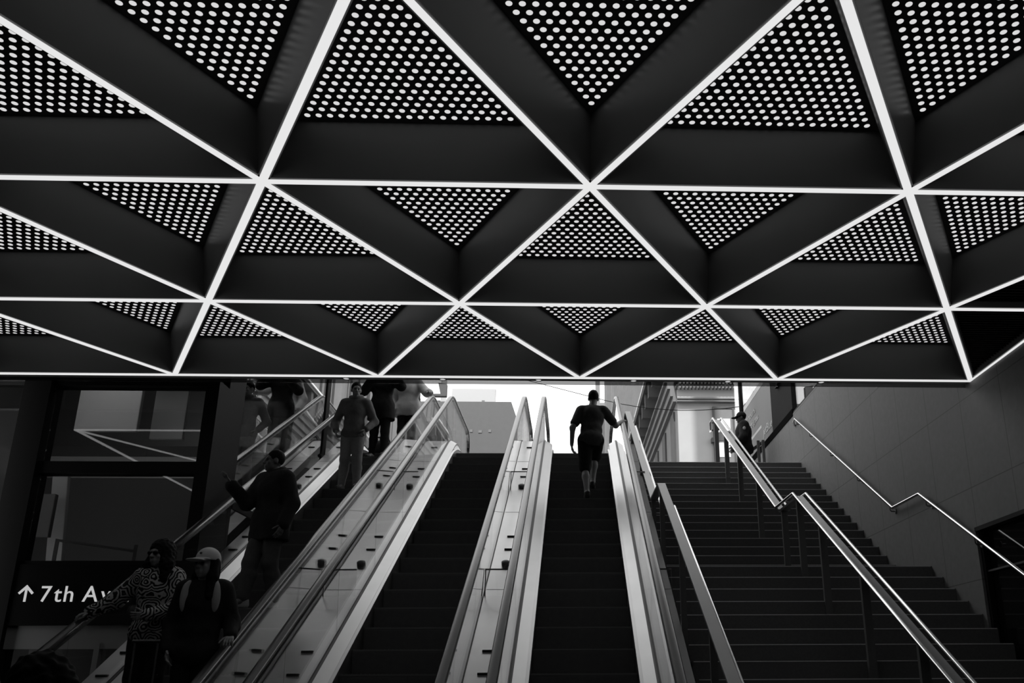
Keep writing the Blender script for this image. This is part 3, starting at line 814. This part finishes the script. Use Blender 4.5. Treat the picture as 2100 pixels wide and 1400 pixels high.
# canopy rods behind the side glass
for k, (a, c, r, lab) in enumerate((((-4.36, 11.6, z(4.25)), (-4.36, 14.1, z(4.2)), .03, 'dark slanted canopy rod behind the side glass, left one'), ((-4.36, 13.3, z(5.0)), (-4.36, 16.0, z(4.9)), .03, 'dark slanted canopy rod behind the side glass, next to the hooded man'))):
    t = thing('canopy_rod', lab, 'rod', a, 0, 'canopy rods')
    v = Vector(c)-Vector(a)
    obj('rod', MB().tube([(0, 0, 0), v], r, 10), M['frame'], t, auto=True)
    obj('turnbuckle', MB().tube([v*.55, v*.70], r*2.2, 10), M['darkmetal'], t, auto=True)

# ------------------------------------------------------------------ people: implicit surfaces meshed with surface nets
def _seg(P, a, b):
    a = np.array(a); b = np.array(b); ba = b-a; pa = P-a
    h = np.clip((pa@ba)/max(ba@ba, 1e-9), 0, 1)
    return np.linalg.norm(pa-h[..., None]*ba, axis=-1), h
def surf(prims, res, k=0.03, cuts=(), carve=(), noise=0.0, nfreq=25.0):
    """prims: ('c',a,b,ra,rb) tapered capsule or ('e',centre,radii[,rotz]) ellipsoid. Returns verts, faces."""
    lo = np.array([1e9]*3); hi = -lo
    bb = []
    for p in prims:
        if p[0] == 'c':
            a, b = np.array(p[1], float), np.array(p[2], float); r = max(p[3], p[4])
            l, h = np.minimum(a, b)-r, np.maximum(a, b)+r
        else:
            c, r = np.array(p[1], float), np.array(p[2], float); rr = np.array([max(r[0], r[1]), max(r[0], r[1]), r[2]]) if len(p) > 3 else r
            l, h = c-rr, c+rr
        bb.append((l, h)); lo = np.minimum(lo, l); hi = np.maximum(hi, h)
    lo -= 3*res+noise; hi += 3*res+noise
    n = np.ceil((hi-lo)/res).astype(int)+1
    D = np.full(n, 1.0)
    ax = [lo[i]+res*np.arange(n[i]) for i in range(3)]
    mg = k+.02+noise
    for p, (l, h) in zip(prims, bb):
        i0 = np.clip(np.floor((l-mg-lo)/res).astype(int), 0, n-1); i1 = np.clip(np.ceil((h+mg-lo)/res).astype(int)+1, 1, n)
        sl = tuple(slice(a, b) for a, b in zip(i0, i1))
        P = np.stack(np.meshgrid(*[ax[i][i0[i]:i1[i]] for i in range(3)], indexing='ij'), -1)
        if p[0] == 'c':
            d, t = _seg(P, p[1], p[2]); d = d-(p[3]+(p[4]-p[3])*t)
        else:
            q = P-np.array(p[1])
            if len(p) > 3:
                c_, s_ = math.cos(-p[3]), math.sin(-p[3]); q = np.stack([q[..., 0]*c_-q[..., 1]*s_, q[..., 0]*s_+q[..., 1]*c_, q[..., 2]], -1)
            r = np.array(p[2]); k0 = np.linalg.norm(q/r, axis=-1); k1 = np.linalg.norm(q/(r*r), axis=-1)
            d = np.where(k1 > 1e-9, k0*(k0-1)/np.maximum(k1, 1e-9), -r.min())
        A = D[sl]; hh = np.maximum(k-np.abs(A-d), 0)/k
        D[sl] = np.minimum(A, d)-hh*hh*k*.25
    G = np.stack(np.meshgrid(*ax, indexing='ij'), -1)
    if noise:
        D = D+noise*(np.sin(G[..., 0]*nfreq+1.3*np.sin(G[..., 2]*nfreq*.7))*np.sin(G[..., 1]*nfreq*1.1+.5)*np.sin(G[..., 2]*nfreq*.9+np.sin(G[..., 0]*nfreq*.6)))
    for c, nrm in cuts: D = np.maximum(D, (G-np.array(c))@np.array(nrm, float))
    for p in carve:
        if p[0] == 'c':
            d, t = _seg(G, p[1], p[2]); d = d-(p[3]+(p[4]-p[3])*t)
        else:
            q = G-np.array(p[1]); r = np.array(p[2]); k0 = np.linalg.norm(q/r, axis=-1); k1 = np.linalg.norm(q/(r*r), axis=-1)
            d = np.where(k1 > 1e-9, k0*(k0-1)/np.maximum(k1, 1e-9), -r.min())
        D = np.maximum(D, -d)
    return nets(D, lo, res)
def nets(D, lo, res):
    S = D < 0
    nx, ny, nz = D.shape
    acc = np.zeros((nx-1, ny-1, nz-1, 3)); cnt = np.zeros((nx-1, ny-1, nz-1))
    corners = [(i, j, k) for i in (0, 1) for j in (0, 1) for k in (0, 1)]
    def sub(A, c): return A[c[0]:nx-1+c[0], c[1]:ny-1+c[1], c[2]:nz-1+c[2]]
    for c in corners:
        for a in range(3):
            if c[a]: continue
            c2 = list(c); c2[a] = 1
            d0, d1 = sub(D, c), sub(D, c2); m = (d0 < 0) != (d1 < 0)
            t = np.where(m, d0/np.where(m, d0-d1, 1), 0)
            for b in range(3): acc[..., b] += np.where(m, (t if b == a else c[b]), 0)
            cnt += m
    act = cnt > 0
    idx = np.full(act.shape, -1); idx[act] = np.arange(act.sum())
    ijk = np.argwhere(act); v = lo+res*(ijk+acc[act]/cnt[act][:, None])
    F = []
    for a in range(3):
        b, c = (a+1) % 3, (a+2) % 3
        s0 = [slice(None)]*3; s1 = [slice(None)]*3
        s0[a] = slice(0, D.shape[a]-1); s1[a] = slice(1, D.shape[a])
        m = S[tuple(s0)] != S[tuple(s1)]
        E = np.argwhere(m); E = E[(E[:, b] > 0) & (E[:, c] > 0) & (E[:, b] < D.shape[b]-1) & (E[:, c] < D.shape[c]-1)]
        if not len(E): continue
        def at(db, dc):
            Q = E.copy(); Q[:, b] += db; Q[:, c] += dc; return idx[Q[:, 0], Q[:, 1], Q[:, 2]]
        q = np.stack([at(-1, -1), at(0, -1), at(0, 0), at(-1, 0)], 1)
        flip = ~S[E[:, 0], E[:, 1], E[:, 2]]
        q[flip] = q[flip][:, ::-1]
        F.append(q)
    return v, np.concatenate(F)
def mesh_from(parts, name, m):
    vs = []; fs = []; o = 0
    for v, f in parts: vs.append(v); fs.append(f+o); o += len(v)
    v = np.concatenate(vs); f = np.concatenate(fs)
    me = bpy.data.meshes.new(name); me.from_pydata(v.tolist(), [], f.tolist()); me.update()
    me.materials.append(m); me.polygons.foreach_set('use_smooth', [True]*len(me.polygons)); return me
def pobj(name, parts, m, parent):
    if isinstance(parts, tuple): parts = [parts]
    o = bpy.data.objects.new(name, mesh_from(parts, name, m)); COL.objects.link(o); o.parent = parent; return o

M['skin'] = mat('skin', 0.30, 0.55, noise=0.06, nscale=30)
M['skindark'] = mat('skin_dark', 0.10, 0.5, noise=0.06, nscale=30)
M['hair'] = mat('dark_hair', 0.006, 0.7, noise=0.3, nscale=40, spec=0.15)
M['black_cloth'] = mat('black_cloth', 0.020, 0.9, noise=0.2, nscale=25, bump=0.2, spec=0.2)
M['char_cloth'] = mat('charcoal_cloth', 0.075, 0.9, noise=0.2, nscale=25, bump=0.2, spec=0.2)
M['hoodie'] = mat('grey_hoodie', 0.19, 0.95, noise=0.15, nscale=25, bump=0.2, spec=0.2)
M['jeans'] = mat('grey_jeans', 0.38, 0.9, noise=0.2, nscale=30, bump=0.2, spec=0.2)
M['lightcloth'] = mat('light_jacket', 0.50, 0.9, noise=0.12, nscale=20, bump=0.2, spec=0.2)
M['capwhite'] = mat('white_cap', 0.55, 0.8, noise=0.05, nscale=30)
M['palecloth'] = mat('pale_panel', 0.45, 0.8, noise=0.08, nscale=30)
M['shoe'] = mat('dark_shoe', 0.03, 0.6, noise=0.2, nscale=20)
M['shoelight'] = mat('pale_shoe', 0.42, 0.6, noise=0.1, nscale=20)
M['eye'] = mat('eye_dark', 0.02, 0.2, noise=0.02)
M['shades'] = mat('sunglasses_black', 0.008, 0.08, noise=0.02)
def pattern_mat():
    m = bpy.data.materials.new('swirl_knit'); m.use_nodes = True
    nt = m.node_tree; b = nt.nodes['Principled BSDF']; b.inputs['Roughness'].default_value = 0.9; b.inputs['Specular IOR Level'].default_value = 0.2
    tc = nt.nodes.new('ShaderNodeTexCoord')
    v = nt.nodes.new('ShaderNodeTexVoronoi'); v.inputs['Scale'].default_value = 6.5
    n = nt.nodes.new('ShaderNodeTexNoise'); n.inputs['Scale'].default_value = 9; n.inputs['Detail'].default_value = 2
    nt.links.new(tc.outputs['Object'], v.inputs['Vector']); nt.links.new(tc.outputs['Object'], n.inputs['Vector'])
    a = nt.nodes.new('ShaderNodeMath'); a.operation = 'MULTIPLY_ADD'; a.inputs[1].default_value = 0.55
    nt.links.new(n.outputs['Fac'], a.inputs[0]); nt.links.new(v.outputs['Distance'], a.inputs[2])
    s = nt.nodes.new('ShaderNodeMath'); s.operation = 'MULTIPLY'; s.inputs[1].default_value = 36
    nt.links.new(a.outputs[0], s.inputs[0])
    sn = nt.nodes.new('ShaderNodeMath'); sn.operation = 'SINE'; nt.links.new(s.outputs[0], sn.inputs[0])
    r = nt.nodes.new('ShaderNodeValToRGB'); r.color_ramp.elements[0].position = .42; r.color_ramp.elements[0].color = (.015,)*3+(1,)
    r.color_ramp.elements[1].position = .62; r.color_ramp.elements[1].color = (.5,)*3+(1,)
    mr = nt.nodes.new('ShaderNodeMapRange'); mr.inputs['From Min'].default_value = -1
    nt.links.new(sn.outputs[0], mr.inputs['Value']); nt.links.new(mr.outputs[0], r.inputs[0]); nt.links.new(r.outputs[0], b.inputs['Base Color'])
    return m
M['swirl'] = pattern_mat()

V3 = lambda *a: np.array(a, float)
def unit(v): return v/np.linalg.norm(v)
def rotv(v, ax, a):
    ax = unit(ax); return v*math.cos(a)+np.cross(ax, v)*math.sin(a)+ax*(ax@v)*(1-math.cos(a))
def hand(wrist, d, palm, side, curl=0.5, spread=0.10, s=1.0, thumb=0.7):
    """d: direction from wrist to knuckles, palm: direction the palm faces, side: direction towards the thumb"""
    d = unit(d); palm = unit(palm-d*(palm@d)); side = unit(side-d*(side@d)-palm*(side@palm))
    w = wrist; P = []
    P.append(('c', w-d*.03*s, w+d*.015*s, .025*s, .027*s))
    for t in (-.028, -.010, .010, .028):
        P.append(('c', w+d*.012*s+side*t*.6*s, w+d*.085*s+side*t*1.05*s, .0165*s, .0125*s))
    ln = [(.040, .026, .020), (.044, .029, .021), (.040, .027, .020), (.031, .021, .018)]
    for q, (t, l3) in enumerate(zip((.030, .010, -.010, -.029), ln)):
        p = w+d*.086*s+side*t*1.05*s; f = rotv(d, palm, spread*(1.5-q)*(1 if np.cross(palm, d)@side > 0 else -1))
        ax = np.cross(f, palm); a = 0; r = .0095*s
        for sgm, l in enumerate(l3):
            a = curl*(.65, .95, .7)[sgm]*(1+.08*q)
            f = rotv(f, ax, a); e = p+f*l*s
            P.append(('c', p, e, r, r*.9)); p = e; r *= .9
    p = w+d*.022*s+side*.026*s; f = unit(d*.72+side*.62+palm*.30*thumb)
    for l, r in ((.042, .0125), (.032, .0108), (.024, .0095)):
        e = p+f*l*s; P.append(('c', p, e, r*s, r*.9*s)); p = e; f = unit(f+d*.25*(1-thumb*.3)+palm*.25*thumb)
    return P
def head_prims(c, yaw=0.0, tilt=0.0, female=False):
    """c: centre between the ears; face towards +Y before yaw"""
    cz, sz = math.cos(yaw), math.sin(yaw); ct, stt = math.cos(tilt), math.sin(tilt)
    def T(x, y, z_):
        y2, z2 = y*ct-z_*stt, y*stt+z_*ct
        return c+V3(x*cz-y2*sz, x*sz+y2*cz, z2)
    P = [('e', T(0, -.012, .035), (.074, .094, .098), yaw), ('e', T(0, .028, -.045), (.058, .066, .072), yaw), ('c', T(0, .070, -.092), T(0, .060, -.085), .020, .026),
         ('c', T(0, .088, .022), T(0, .112, -.022), .008, .0135), ('c', T(-.012, .098, -.024), T(.012, .098, -.024), .010, .010),
         ('c', T(-.034, .080, .034), T(.034, .080, .034), .013, .013), ('c', T(-.040, .066, -.018), T(-.030, .060, -.04), .020, .016), ('c', T(.040, .066, -.018), T(.030, .060, -.04), .020, .016),
         ('c', T(-.020, .088, -.056), T(.020, .088, -.056), .0075, .0075), ('c', T(-.016, .087, -.068), T(.016, .087, -.068), .008, .008)]
    for sd in (-1, 1): P.append(('e', T(sd*.076, -.008, .002), (.011, .020, .032), yaw))
    carve = [('e', T(sd*.033, .098, .012), (.015, .012, .010)) for sd in (-1, 1)]
    eyes = [T(sd*.033, .084, .012) for sd in (-1, 1)]
    return P, carve, eyes, T

def person(label, loc, face_deg, H=1.75, pose=None, hgroup=None, **o):
    """face_deg: direction the body faces (0 = +Y, away from the viewer; 180 = towards the viewer)."""
    t = thing('person', label, 'person', loc, math.radians(face_deg))
    t.scale = (H/1.75,)*3
    g = dict(shr=None, lean=V3(0, 0, 0), hipx=.085)
    pose = pose or {}
    lean = V3(*pose.get('lean', (0, 0, 0)))          # offset of the shoulders relative to the hips
    hip = V3(*pose.get('hip', (0, 0, .93)))
    female = o.get('female', False)
    sw = .165 if female else .185
    ch = hip+V3(0, 0, .36)+lean*.75; neck = hip+V3(0, 0, .555)+lean; tw = pose.get('twist', 0.0)
    def tx(p, c): return c+V3(p[0]*math.cos(tw)-p[1]*math.sin(tw), p[0]*math.sin(tw)+p[1]*math.cos(tw), p[2])
    sh = {s: tx(V3(sg*sw, -.01, -.045), neck) for s, sg in (('r', 1), ('l', -1))}
    hj = {s: hip+V3(sg*.088, 0, -.02) for s, sg in (('r', 1), ('l', -1))}
    el = {s: V3(*pose.get('elbow_'+s, sh[s]+V3(sg*.06, -.03, -.29))) for s, sg in (('r', 1), ('l', -1))}
    wr = {s: V3(*pose.get('wrist_'+s, el[s]+V3(sg*.01, .06, -.25))) for s, sg in (('r', 1), ('l', -1))}
    kn = {s: V3(*pose.get('knee_'+s, (sg*.095, .02, .49))) for s, sg in (('r', 1), ('l', -1))}
    an = {s: V3(*pose.get('ankle_'+s, (sg*.10, -.02, .085))) for s, sg in (('r', 1), ('l', -1))}
    hd = neck+V3(*pose.get('head', (0, .035, .165)))
    def torso(e=0.0, fat=1.0):
        return [('e', ch+V3(0, 0, .02), (.158*fat+e, .112*fat+e, .20+e), tw), ('e', hip+V3(0, 0, .16)+lean*.35, (.142*fat+e, .105*fat+e, .17+e), tw*.5), ('e', hip+V3(0, -.01, 0), (.165*fat+e, .120*fat+e, .135+e)),
                ('c', tx(V3(-sw*.75, 0, -.035), neck), tx(V3(sw*.75, 0, -.035), neck), .062+e, .062+e), ('c', neck-V3(0, 0, .05), neck+V3(0, .012, .05), .058+e*.5, .050+e*.3)]
    def arm(s, e=0.0, to=1.0):
        if to <= 0: return [('c', sh[s], sh[s]+(el[s]-sh[s])*.72, .060+e, .054+e)]
        w = el[s]+(wr[s]-el[s])*to
        return [('c', sh[s], el[s], .058+e, .043+e), ('c', el[s], w, .043+e, .031+(.008 if to < .9 else 0)+e)]
    def leg(s, e=0.0, to=1.0):
        a = kn[s]+(an[s]-kn[s])*to; m = kn[s]+(a-kn[s])*.35+V3(0, -.015, 0)
        return [('c', hj[s], kn[s], .086+e, .056+e), ('c', kn[s], m, .054+e, .054+e), ('c', m, a, .054+e, .037+e)]
    skin = M[o.get('skin', 'skin')]
    # --- body (one continuous surface, with finely meshed head and hands)
    b = torso()+arm('r')+arm('l')+leg('r')+leg('l')+[('c', neck, hd+V3(0, -.02, -.05), .054, .056)]
    for s in 'rl':
        b.append(('c', an[s], an[s]+V3(0, .12, -.05), .036, .028))
    parts = [surf(b, .014, .035)]
    hp, carve, eyes, T = head_prims(hd, pose.get('head_yaw', 0.0), pose.get('head_tilt', 0.0), female)
    hp.append(('c', neck, hd+V3(0, -.02, -.05), .050, .054))
    parts.append(surf(hp, .0065, .018, carve=carve))
    for s, sg in (('r', 1), ('l', -1)):
        hs = pose.get('hand_'+s, {})
        if hs is None: continue
        d = V3(*hs.get('d', unit(wr[s]-el[s]))); palm = V3(*hs.get('palm', (-sg, 0, 0))); side = V3(*hs.get('side', (0, 1, 0)))
        parts.append(surf(hand(wr[s], d, palm, side, hs.get('curl', .35), hs.get('spread', .06), .92 if female else 1.0), .0045, .006))
    pobj('body', parts, skin, t)
    if not o.get('noeyes'):
        for e in eyes: pobj('eye', surf([('e', e, (.0125, .0125, .0115))], .004, .002), M['eye'], t)
    # --- clothes
    te = o.get('top_ease', .022); hem = o.get('hem', hip[2]-.06)
    tp = torso(te, o.get('fat', 1.0))[:4]+arm('r', te*.9, o.get('sleeve', .96))+arm('l', te*.9, o.get('sleeve', .96))
    if o.get('coat'): tp += [('c', hip+V3(sg*.06, -.01, .05), hip+V3(sg*.09, -.01, o['coat']-hip[2]-.02), .125+te, .115+te) for sg in (-1, 1)]
    elif hem < hip[2]-.02: tp += [('e', hip+V3(0, -.005, -.02), (.172+te, .128+te, .15))]
    cuts = [((0, 0, o.get('coat', hem)), (0, 0, -1))]
    if all(wr[s][2] > hem+.02 for s in 'rl') or o.get('coat') or o.get('cutall'): pobj(o.get('top_name', 'jacket'), surf(tp, .012, .04, cuts=cuts, noise=.0035, nfreq=32), M[o.get('top', 'black_cloth')], t)
    else:
        # arms hang below the hem: mesh the torso and sleeves apart so that only the torso is cut
        body_ = surf(torso(te, o.get('fat', 1.0))[:4]+[('e', hip+V3(0, -.005, -.02), (.172+te, .128+te, .15))]+[('c', sh[s], sh[s]+(el[s]-sh[s])*.35, .058+te, .055+te) for s in 'rl'], .012, .04, cuts=cuts, noise=.0035, nfreq=32)
        sl_ = [surf(arm(s, te*.9, o.get('sleeve', .96)), .012, .03, noise=.003, nfreq=34) for s in 'rl']
        pobj(o.get('top_name', 'jacket'), [body_]+sl_, M[o.get('top', 'black_cloth')], t)
    if o.get('collar'): pobj('collar', surf([('c', tx(V3(math.sin(a)*.080, math.cos(a)*.070-.015, .060-.035*math.cos(a)), neck), tx(V3(math.sin(a+.5)*.080, math.cos(a+.5)*.070-.015, .060-.035*math.cos(a+.5)), neck), .038, .038) for a in np.arange(0, 6.28, .5)], .01, .02), M[o['collar']], t)
    pe = o.get('leg_ease', .018); lt_ = o.get('leg_to', .93)
    tr = [('e', hip+V3(0, -.01, 0), (.170+pe, .126+pe, .135+pe))]+leg('r', pe, lt_)+leg('l', pe, lt_)
    if lt_ < .2: tr += [('c', hj[s], kn[s]+(hj[s]-kn[s])*.12, .098+pe, .082+pe) for s in 'rl']
    pobj(o.get('legs_name', 'trousers'), surf(tr, .012, .03, cuts=[((0, 0, hip[2]+.10), (0, 0, 1))], noise=.003, nfreq=30), M[o.get('legs', 'black_cloth')], t)
    for s, sg in (('r', 1), ('l', -1)):
        a = an[s]; fd = V3(*pose.get('foot_'+s, (sg*.12, 1, 0))); fd = unit(fd); z0 = a[2]-.085
        shp = [('c', a+V3(0, 0, -.012)-fd*.03, a+V3(0, 0, -.048)-fd*.035, .042, .040), ('c', a+V3(0, 0, -.052)-fd*.03, a+fd*.13+V3(0, 0, -.060), .036, .034), ('c', a+fd*.10+V3(0, 0, -.058), a+fd*.175+V3(0, 0, -.062), .036, .028), ('c', a, a+fd*.10+V3(0, 0, -.045), .042, .032)]
        pobj('shoe', surf(shp, .009, .02, cuts=[(a+V3(0, 0, -.085)-fd*.0, (0, 0, -1))] if abs(fd[2]) < .2 else []), M[o.get('shoes', 'shoe')], t)
    # --- hair and hats
    hk = o.get('hair', 'short')
    if hk == 'short':
        h = surf([('e', T(0, -.022, .050), (.082, .100, .100), pose.get('head_yaw', 0.0))], .007, .01, noise=.002, nfreq=120, carve=[('e', T(0, .095, -.01), (.085, .075, .085)), ('e', T(0, .03, -.085), (.12, .10, .085))]); pobj('hair', h, M['hair'], t)
    elif hk in ('long', 'curly'):
        cur = hk == 'curly'; w = .024 if cur else .002; ck = .86 if o.get('cap') else 1.0
        pr = [('e', T(0, -.026, .050), ((.086+w)*ck, (.100+w)*ck, (.098+w)*ck), pose.get('head_yaw', 0.0))]
        for sd in (-1, 1):
            pr += [('c', T(sd*.070, -.02, .03), T(sd*(.098 if cur else .082), .0, -.10), .036+w, .042+w), ('c', T(sd*(.098 if cur else .082), .0, -.10), T(sd*(.115 if cur else .095), .03, -.24 if cur else -.27), .042+w, .040)]
        pr += [('c', T(0, -.07, 0), T(0, -.085, -.2), .07+w, .06)]
        pobj('hair', surf(pr, .009, .03, noise=.011 if cur else .004, nfreq=75 if cur else 45, carve=[('e', T(0, .10, -.035), (.062, .085, .105))]), M['hair'], t)
    if o.get('cap'):
        cp = surf([('e', T(0, -.014, .055), (.096, .114, .104), pose.get('head_yaw', 0.0))], .007, .01, cuts=[(T(0, 0, .040), tuple(unit(T(0, 0, 0)-T(0, 0, 1))))])
        co = pobj('cap', cp, M[o['cap']], t)
        br_ = surf([('e', T(0, .135, .030), (.078, .085, .011), pose.get('head_yaw', 0.0)), ('e', T(0, .075, .045), (.088, .060, .016), pose.get('head_yaw', 0.0))], .006, .015)
        pobj('brim', br_, M[o['cap']], co)
        if o.get('cap_mark'): pobj('badge', surf([('e', T(-.01, .094, .095), (.011, .012, .010), pose.get('head_yaw', 0.0))], .004, .004), M['char_cloth'], co)
    if o.get('shades'):
        pr = [('e', T(sd*.034, .101, .012), (.029, .009, .022), pose.get('head_yaw', 0.0)) for sd in (-1, 1)]+[('c', T(-.03, .108, .02), T(.03, .108, .02), .004, .004)]+[('c', T(sd*.062, .098, .018), T(sd*.082, .0, .018), .004, .004) for sd in (-1, 1)]
        pobj('sunglasses', surf(pr, .0045, .004), M['shades'], t)
    t['_T'] = 0; del t['_T']
    return t, dict(T=T, neck=neck, hip=hip, sh=sh, el=el, wr=wr, tx=tx, ch=ch)

EA = Vector((math.cos(E_YAW), -math.sin(E_YAW), 0)); EB = Vector((math.sin(E_YAW), math.cos(E_YAW), 0))
def esc_at(u, s):
    k = math.ceil((.28-s)/.40-1e-6)
    z0 = nose(.28-.40*k)+ST+.006 if s < .28 else ST+.004
    p = EO+EA*u+EB*s
    return (p.x, p.y, z0)
# climbing man, seen from behind
person('man in dark T-shirt and shorts climbing the right escalator, hand on its rail', esc_at(.18, -2.40), 0.8, 1.80,
       dict(hip=(.0, .20, .98), lean=(.03, .10, -.02), ankle_l=(-.07, -.08, .085), knee_l=(-.09, .14, .50), ankle_r=(.03, .30, .322), knee_r=(.07, .46, .76),
            elbow_r=(.41, .50, 1.30), wrist_r=(.55, .74, 1.45), hand_r=dict(d=(.25, .9, .25), palm=(0, -.2, -1), side=(-1, 0, 0), curl=.55),
            elbow_l=(-.28, .18, 1.16), wrist_l=(-.29, .26, .92), hand_l=dict(d=(.05, .2, -1), palm=(1, 0, 0), side=(0, 1, 0), curl=.6), head=(.02, .05, .165)),
       top='char_cloth', top_name='shirt', sleeve=0, legs='black_cloth', legs_name='shorts', leg_to=.10, hem=.86, hair='short', noeyes=True, shoes='shoe', skin='skin', fat=1.08, top_ease=.018)
# man in hoodie on the left escalator
person('man in grey hoodie and pale jeans standing on the leftmost escalator', esc_at(-3.62, -1.98), 178, 1.74,
       dict(elbow_r=(.32, -.06, 1.14), wrist_r=(.25, .12, .95), elbow_l=(-.31, -.06, 1.14), wrist_l=(-.23, .13, .96), hand_r=dict(d=(-.3, .3, -1), palm=(-1, -.2, 0), curl=.7), hand_l=dict(d=(.3, .3, -1), palm=(1, -.2, 0), curl=.7),
            head_yaw=.4, head_tilt=-.12, ankle_r=(.13, -.02, .085), ankle_l=(-.12, .02, .085)),
       top='hoodie', top_name='hoodie', collar='hoodie', hem=.84, legs='jeans', hair='short', shoes='hoodie', leg_ease=.022, top_ease=.022, fat=1.04, cutall=True)
# dark clothed person behind him
person('person in black coat behind the hooded man, arm raised, head cut off by the ceiling', esc_at(-3.60, -.30), 175, 1.80,
       dict(elbow_r=(.30, .12, 1.22), wrist_r=(.12, .30, 1.38), elbow_l=(-.36, .10, 1.30), wrist_l=(-.24, .22, 1.55), hand_r=dict(d=(-.6, .4, .5), palm=(0, -1, 0), side=(0, 0, 1), curl=.8), hand_l=dict(d=(.1, .2, 1), palm=(1, 0, 0), side=(0, -1, 0), curl=.7),
            ankle_r=(.12, .0, .085), ankle_l=(-.10, .05, .085)),
       top='black_cloth', top_name='coat', hem=.70, coat=.72, legs='black_cloth', hair='short', shoes='shoe', top_ease=.04)
# light jacket at the top
person('person in pale loose jacket at the escalator top, hand on the rail, head cut off', esc_at(-3.34, .75), 182, 1.80,
       dict(elbow_l=(-.36, .14, 1.24), wrist_l=(-.44, .38, 1.16), hand_l=dict(d=(-.35, .9, -.05), palm=(0, -.1, -1), side=(1, 0, 0), curl=.6), elbow_r=(.30, -.05, 1.15), wrist_r=(.28, .08, .90)),
       top='lightcloth', hem=.78, coat=.80, legs='black_cloth', hair='short', shoes='shoe', top_ease=.042, fat=1.08)
# silhouette with the open hand
person('man in long black hoodie gesturing with an open hand, pale trainers, on the leftmost escalator', esc_at(-3.50, -5.58), 150, 1.74,
       dict(elbow_r=(.22, .16, 1.17), wrist_r=(.24, .38, 1.34), hand_r=dict(d=(.05, .75, .65), palm=(-.3, -.6, .75), side=(1, .2, .2), curl=.12, spread=.12),
            elbow_l=(-.27, -.05, 1.15), wrist_l=(-.27, .05, .90), ankle_r=(.10, .17, .085), knee_r=(.10, .12, .49), ankle_l=(-.09, -.08, .085), head_yaw=-.5, foot_r=(.9, 1, 0)),
       top='black_cloth', top_name='hoodie', collar='black_cloth', hem=.74, coat=.74, legs='char_cloth', hair='short', shoes='shoelight', skin='skindark', top_ease=.045, leg_ease=.03)
# woman in the swirl patterned top
pw, kw = person('woman in swirl patterned top and sunglasses with long dark curls, arm out to the rail', esc_at(-3.62, -7.72), 177, 1.53,
       dict(elbow_r=(.37, .02, 1.22), wrist_r=(.565, .10, 1.10), hand_r=dict(d=(.55, .65, -.25), palm=(-.1, .0, -1), side=(-.6, .8, 0), curl=.55), elbow_l=(-.25, .06, 1.13), wrist_l=(-.06, .24, 1.06), hand_l=dict(d=(.8, .4, -.1), palm=(0, -1, .2), side=(0, .2, 1), curl=.6), head_yaw=-.30),
       top='swirl', top_name='sweater', hem=.84, cutall=True, legs='black_cloth', hair='curly', shades=True, female=True, top_ease=.034, leg_ease=.03)
# woman with the white cap
pc_, kc = person('woman in white cap and black jacket with pale straps beside the patterned top', esc_at(-3.08, -8.05), 184, 1.64,
       dict(elbow_l=(-.245, -.05, 1.17), wrist_l=(-.29, .10, 1.05), hand_l=dict(d=(-.15, .85, -.35), palm=(0, -.2, -1), side=(1, .2, 0), curl=.5), elbow_r=(.25, -.04, 1.15), wrist_r=(.20, .10, .93), head_yaw=-.42),
       top='black_cloth', hem=.80, legs='black_cloth', hair='long', cap='capwhite', cap_mark=True, female=True, top_ease=.026, cutall=True)
for sd in (-1, 1):
    pobj('strap', surf([('e', (sd*.128, .086, 1.37), (.038, .034, .125)), ('e', (sd*.112, .055, 1.46), (.036, .036, .06))], .008, .02), M['palecloth'], pc_)
# uniformed guard
gd, kg = person('guard in dark uniform and peaked cap standing at the stair top, side view', (4.12, 18.75, ST+.002), 82, 1.80,
       dict(elbow_l=(-.27, .02, 1.15), wrist_l=(-.20, .22, .98), elbow_r=(.27, .02, 1.15), wrist_r=(.18, .22, .98), head_tilt=-.12),
       top='black_cloth', hem=.84, legs='black_cloth', hair='short', cap='black_cloth', skin='skindark', top_ease=.05, fat=1.2, cutall=True)
pobj('arm_patch', surf([('e', (-.318, .0, 1.33), (.016, .035, .042))], .006, .004), M['palecloth'], gd)
# dark head close to the camera
person('person with bushy dark hair close to the camera at the bottom left, seen from behind', (-1.66, 2.9, 0.001), 5, 1.545,
       dict(), top='black_cloth', hem=.84, legs='black_cloth', hair='curly', noeyes=True, female=True)
# luggage
p = esc_at(-3.40, -8.12)
sc = thing('suitcase', 'dark suitcase with raised telescopic handle in front of the two women', 'suitcase', p, math.radians(177))
obj('body', MB().box(-.19, .19, -.12, .12, .05, .58), M['char_cloth'], sc, bevel=.03)
for x in (-.09, .09): obj('handle_tube', MB().tube([(x, .10, .56), (x, .10, .93)], .008, 8), M['dull'], sc, auto=True)
obj('handle_grip', MB().tube([(-.11, .10, .94), (.11, .10, .94)], .014, 10), M['rubber'], sc, auto=True)
for x in (-.15, .15): obj('wheel', MB().tube([(x-.015, .08, .028), (x+.015, .08, .028)], .028, 14), M['rubber'], sc, auto=True)
p = esc_at(-3.55, .95)
bgo = thing('travel_bag', 'dark round travel bag on the escalator top behind the hooded man', 'bag', (p[0]-.28, p[1], p[2]))
pobj('body', surf([('e', (0, 0, .20), (.27, .18, .20))], .015, .02, cuts=[((0, 0, .0), (0, 0, -1))], noise=.006, nfreq=25), M['black_cloth'], bgo)
obj('strap', MB().tube([(-.15, 0, .36), (-.10, 0, .46), (.10, 0, .46), (.15, 0, .36)], .012, 8), M['black_cloth'], bgo, auto=True)
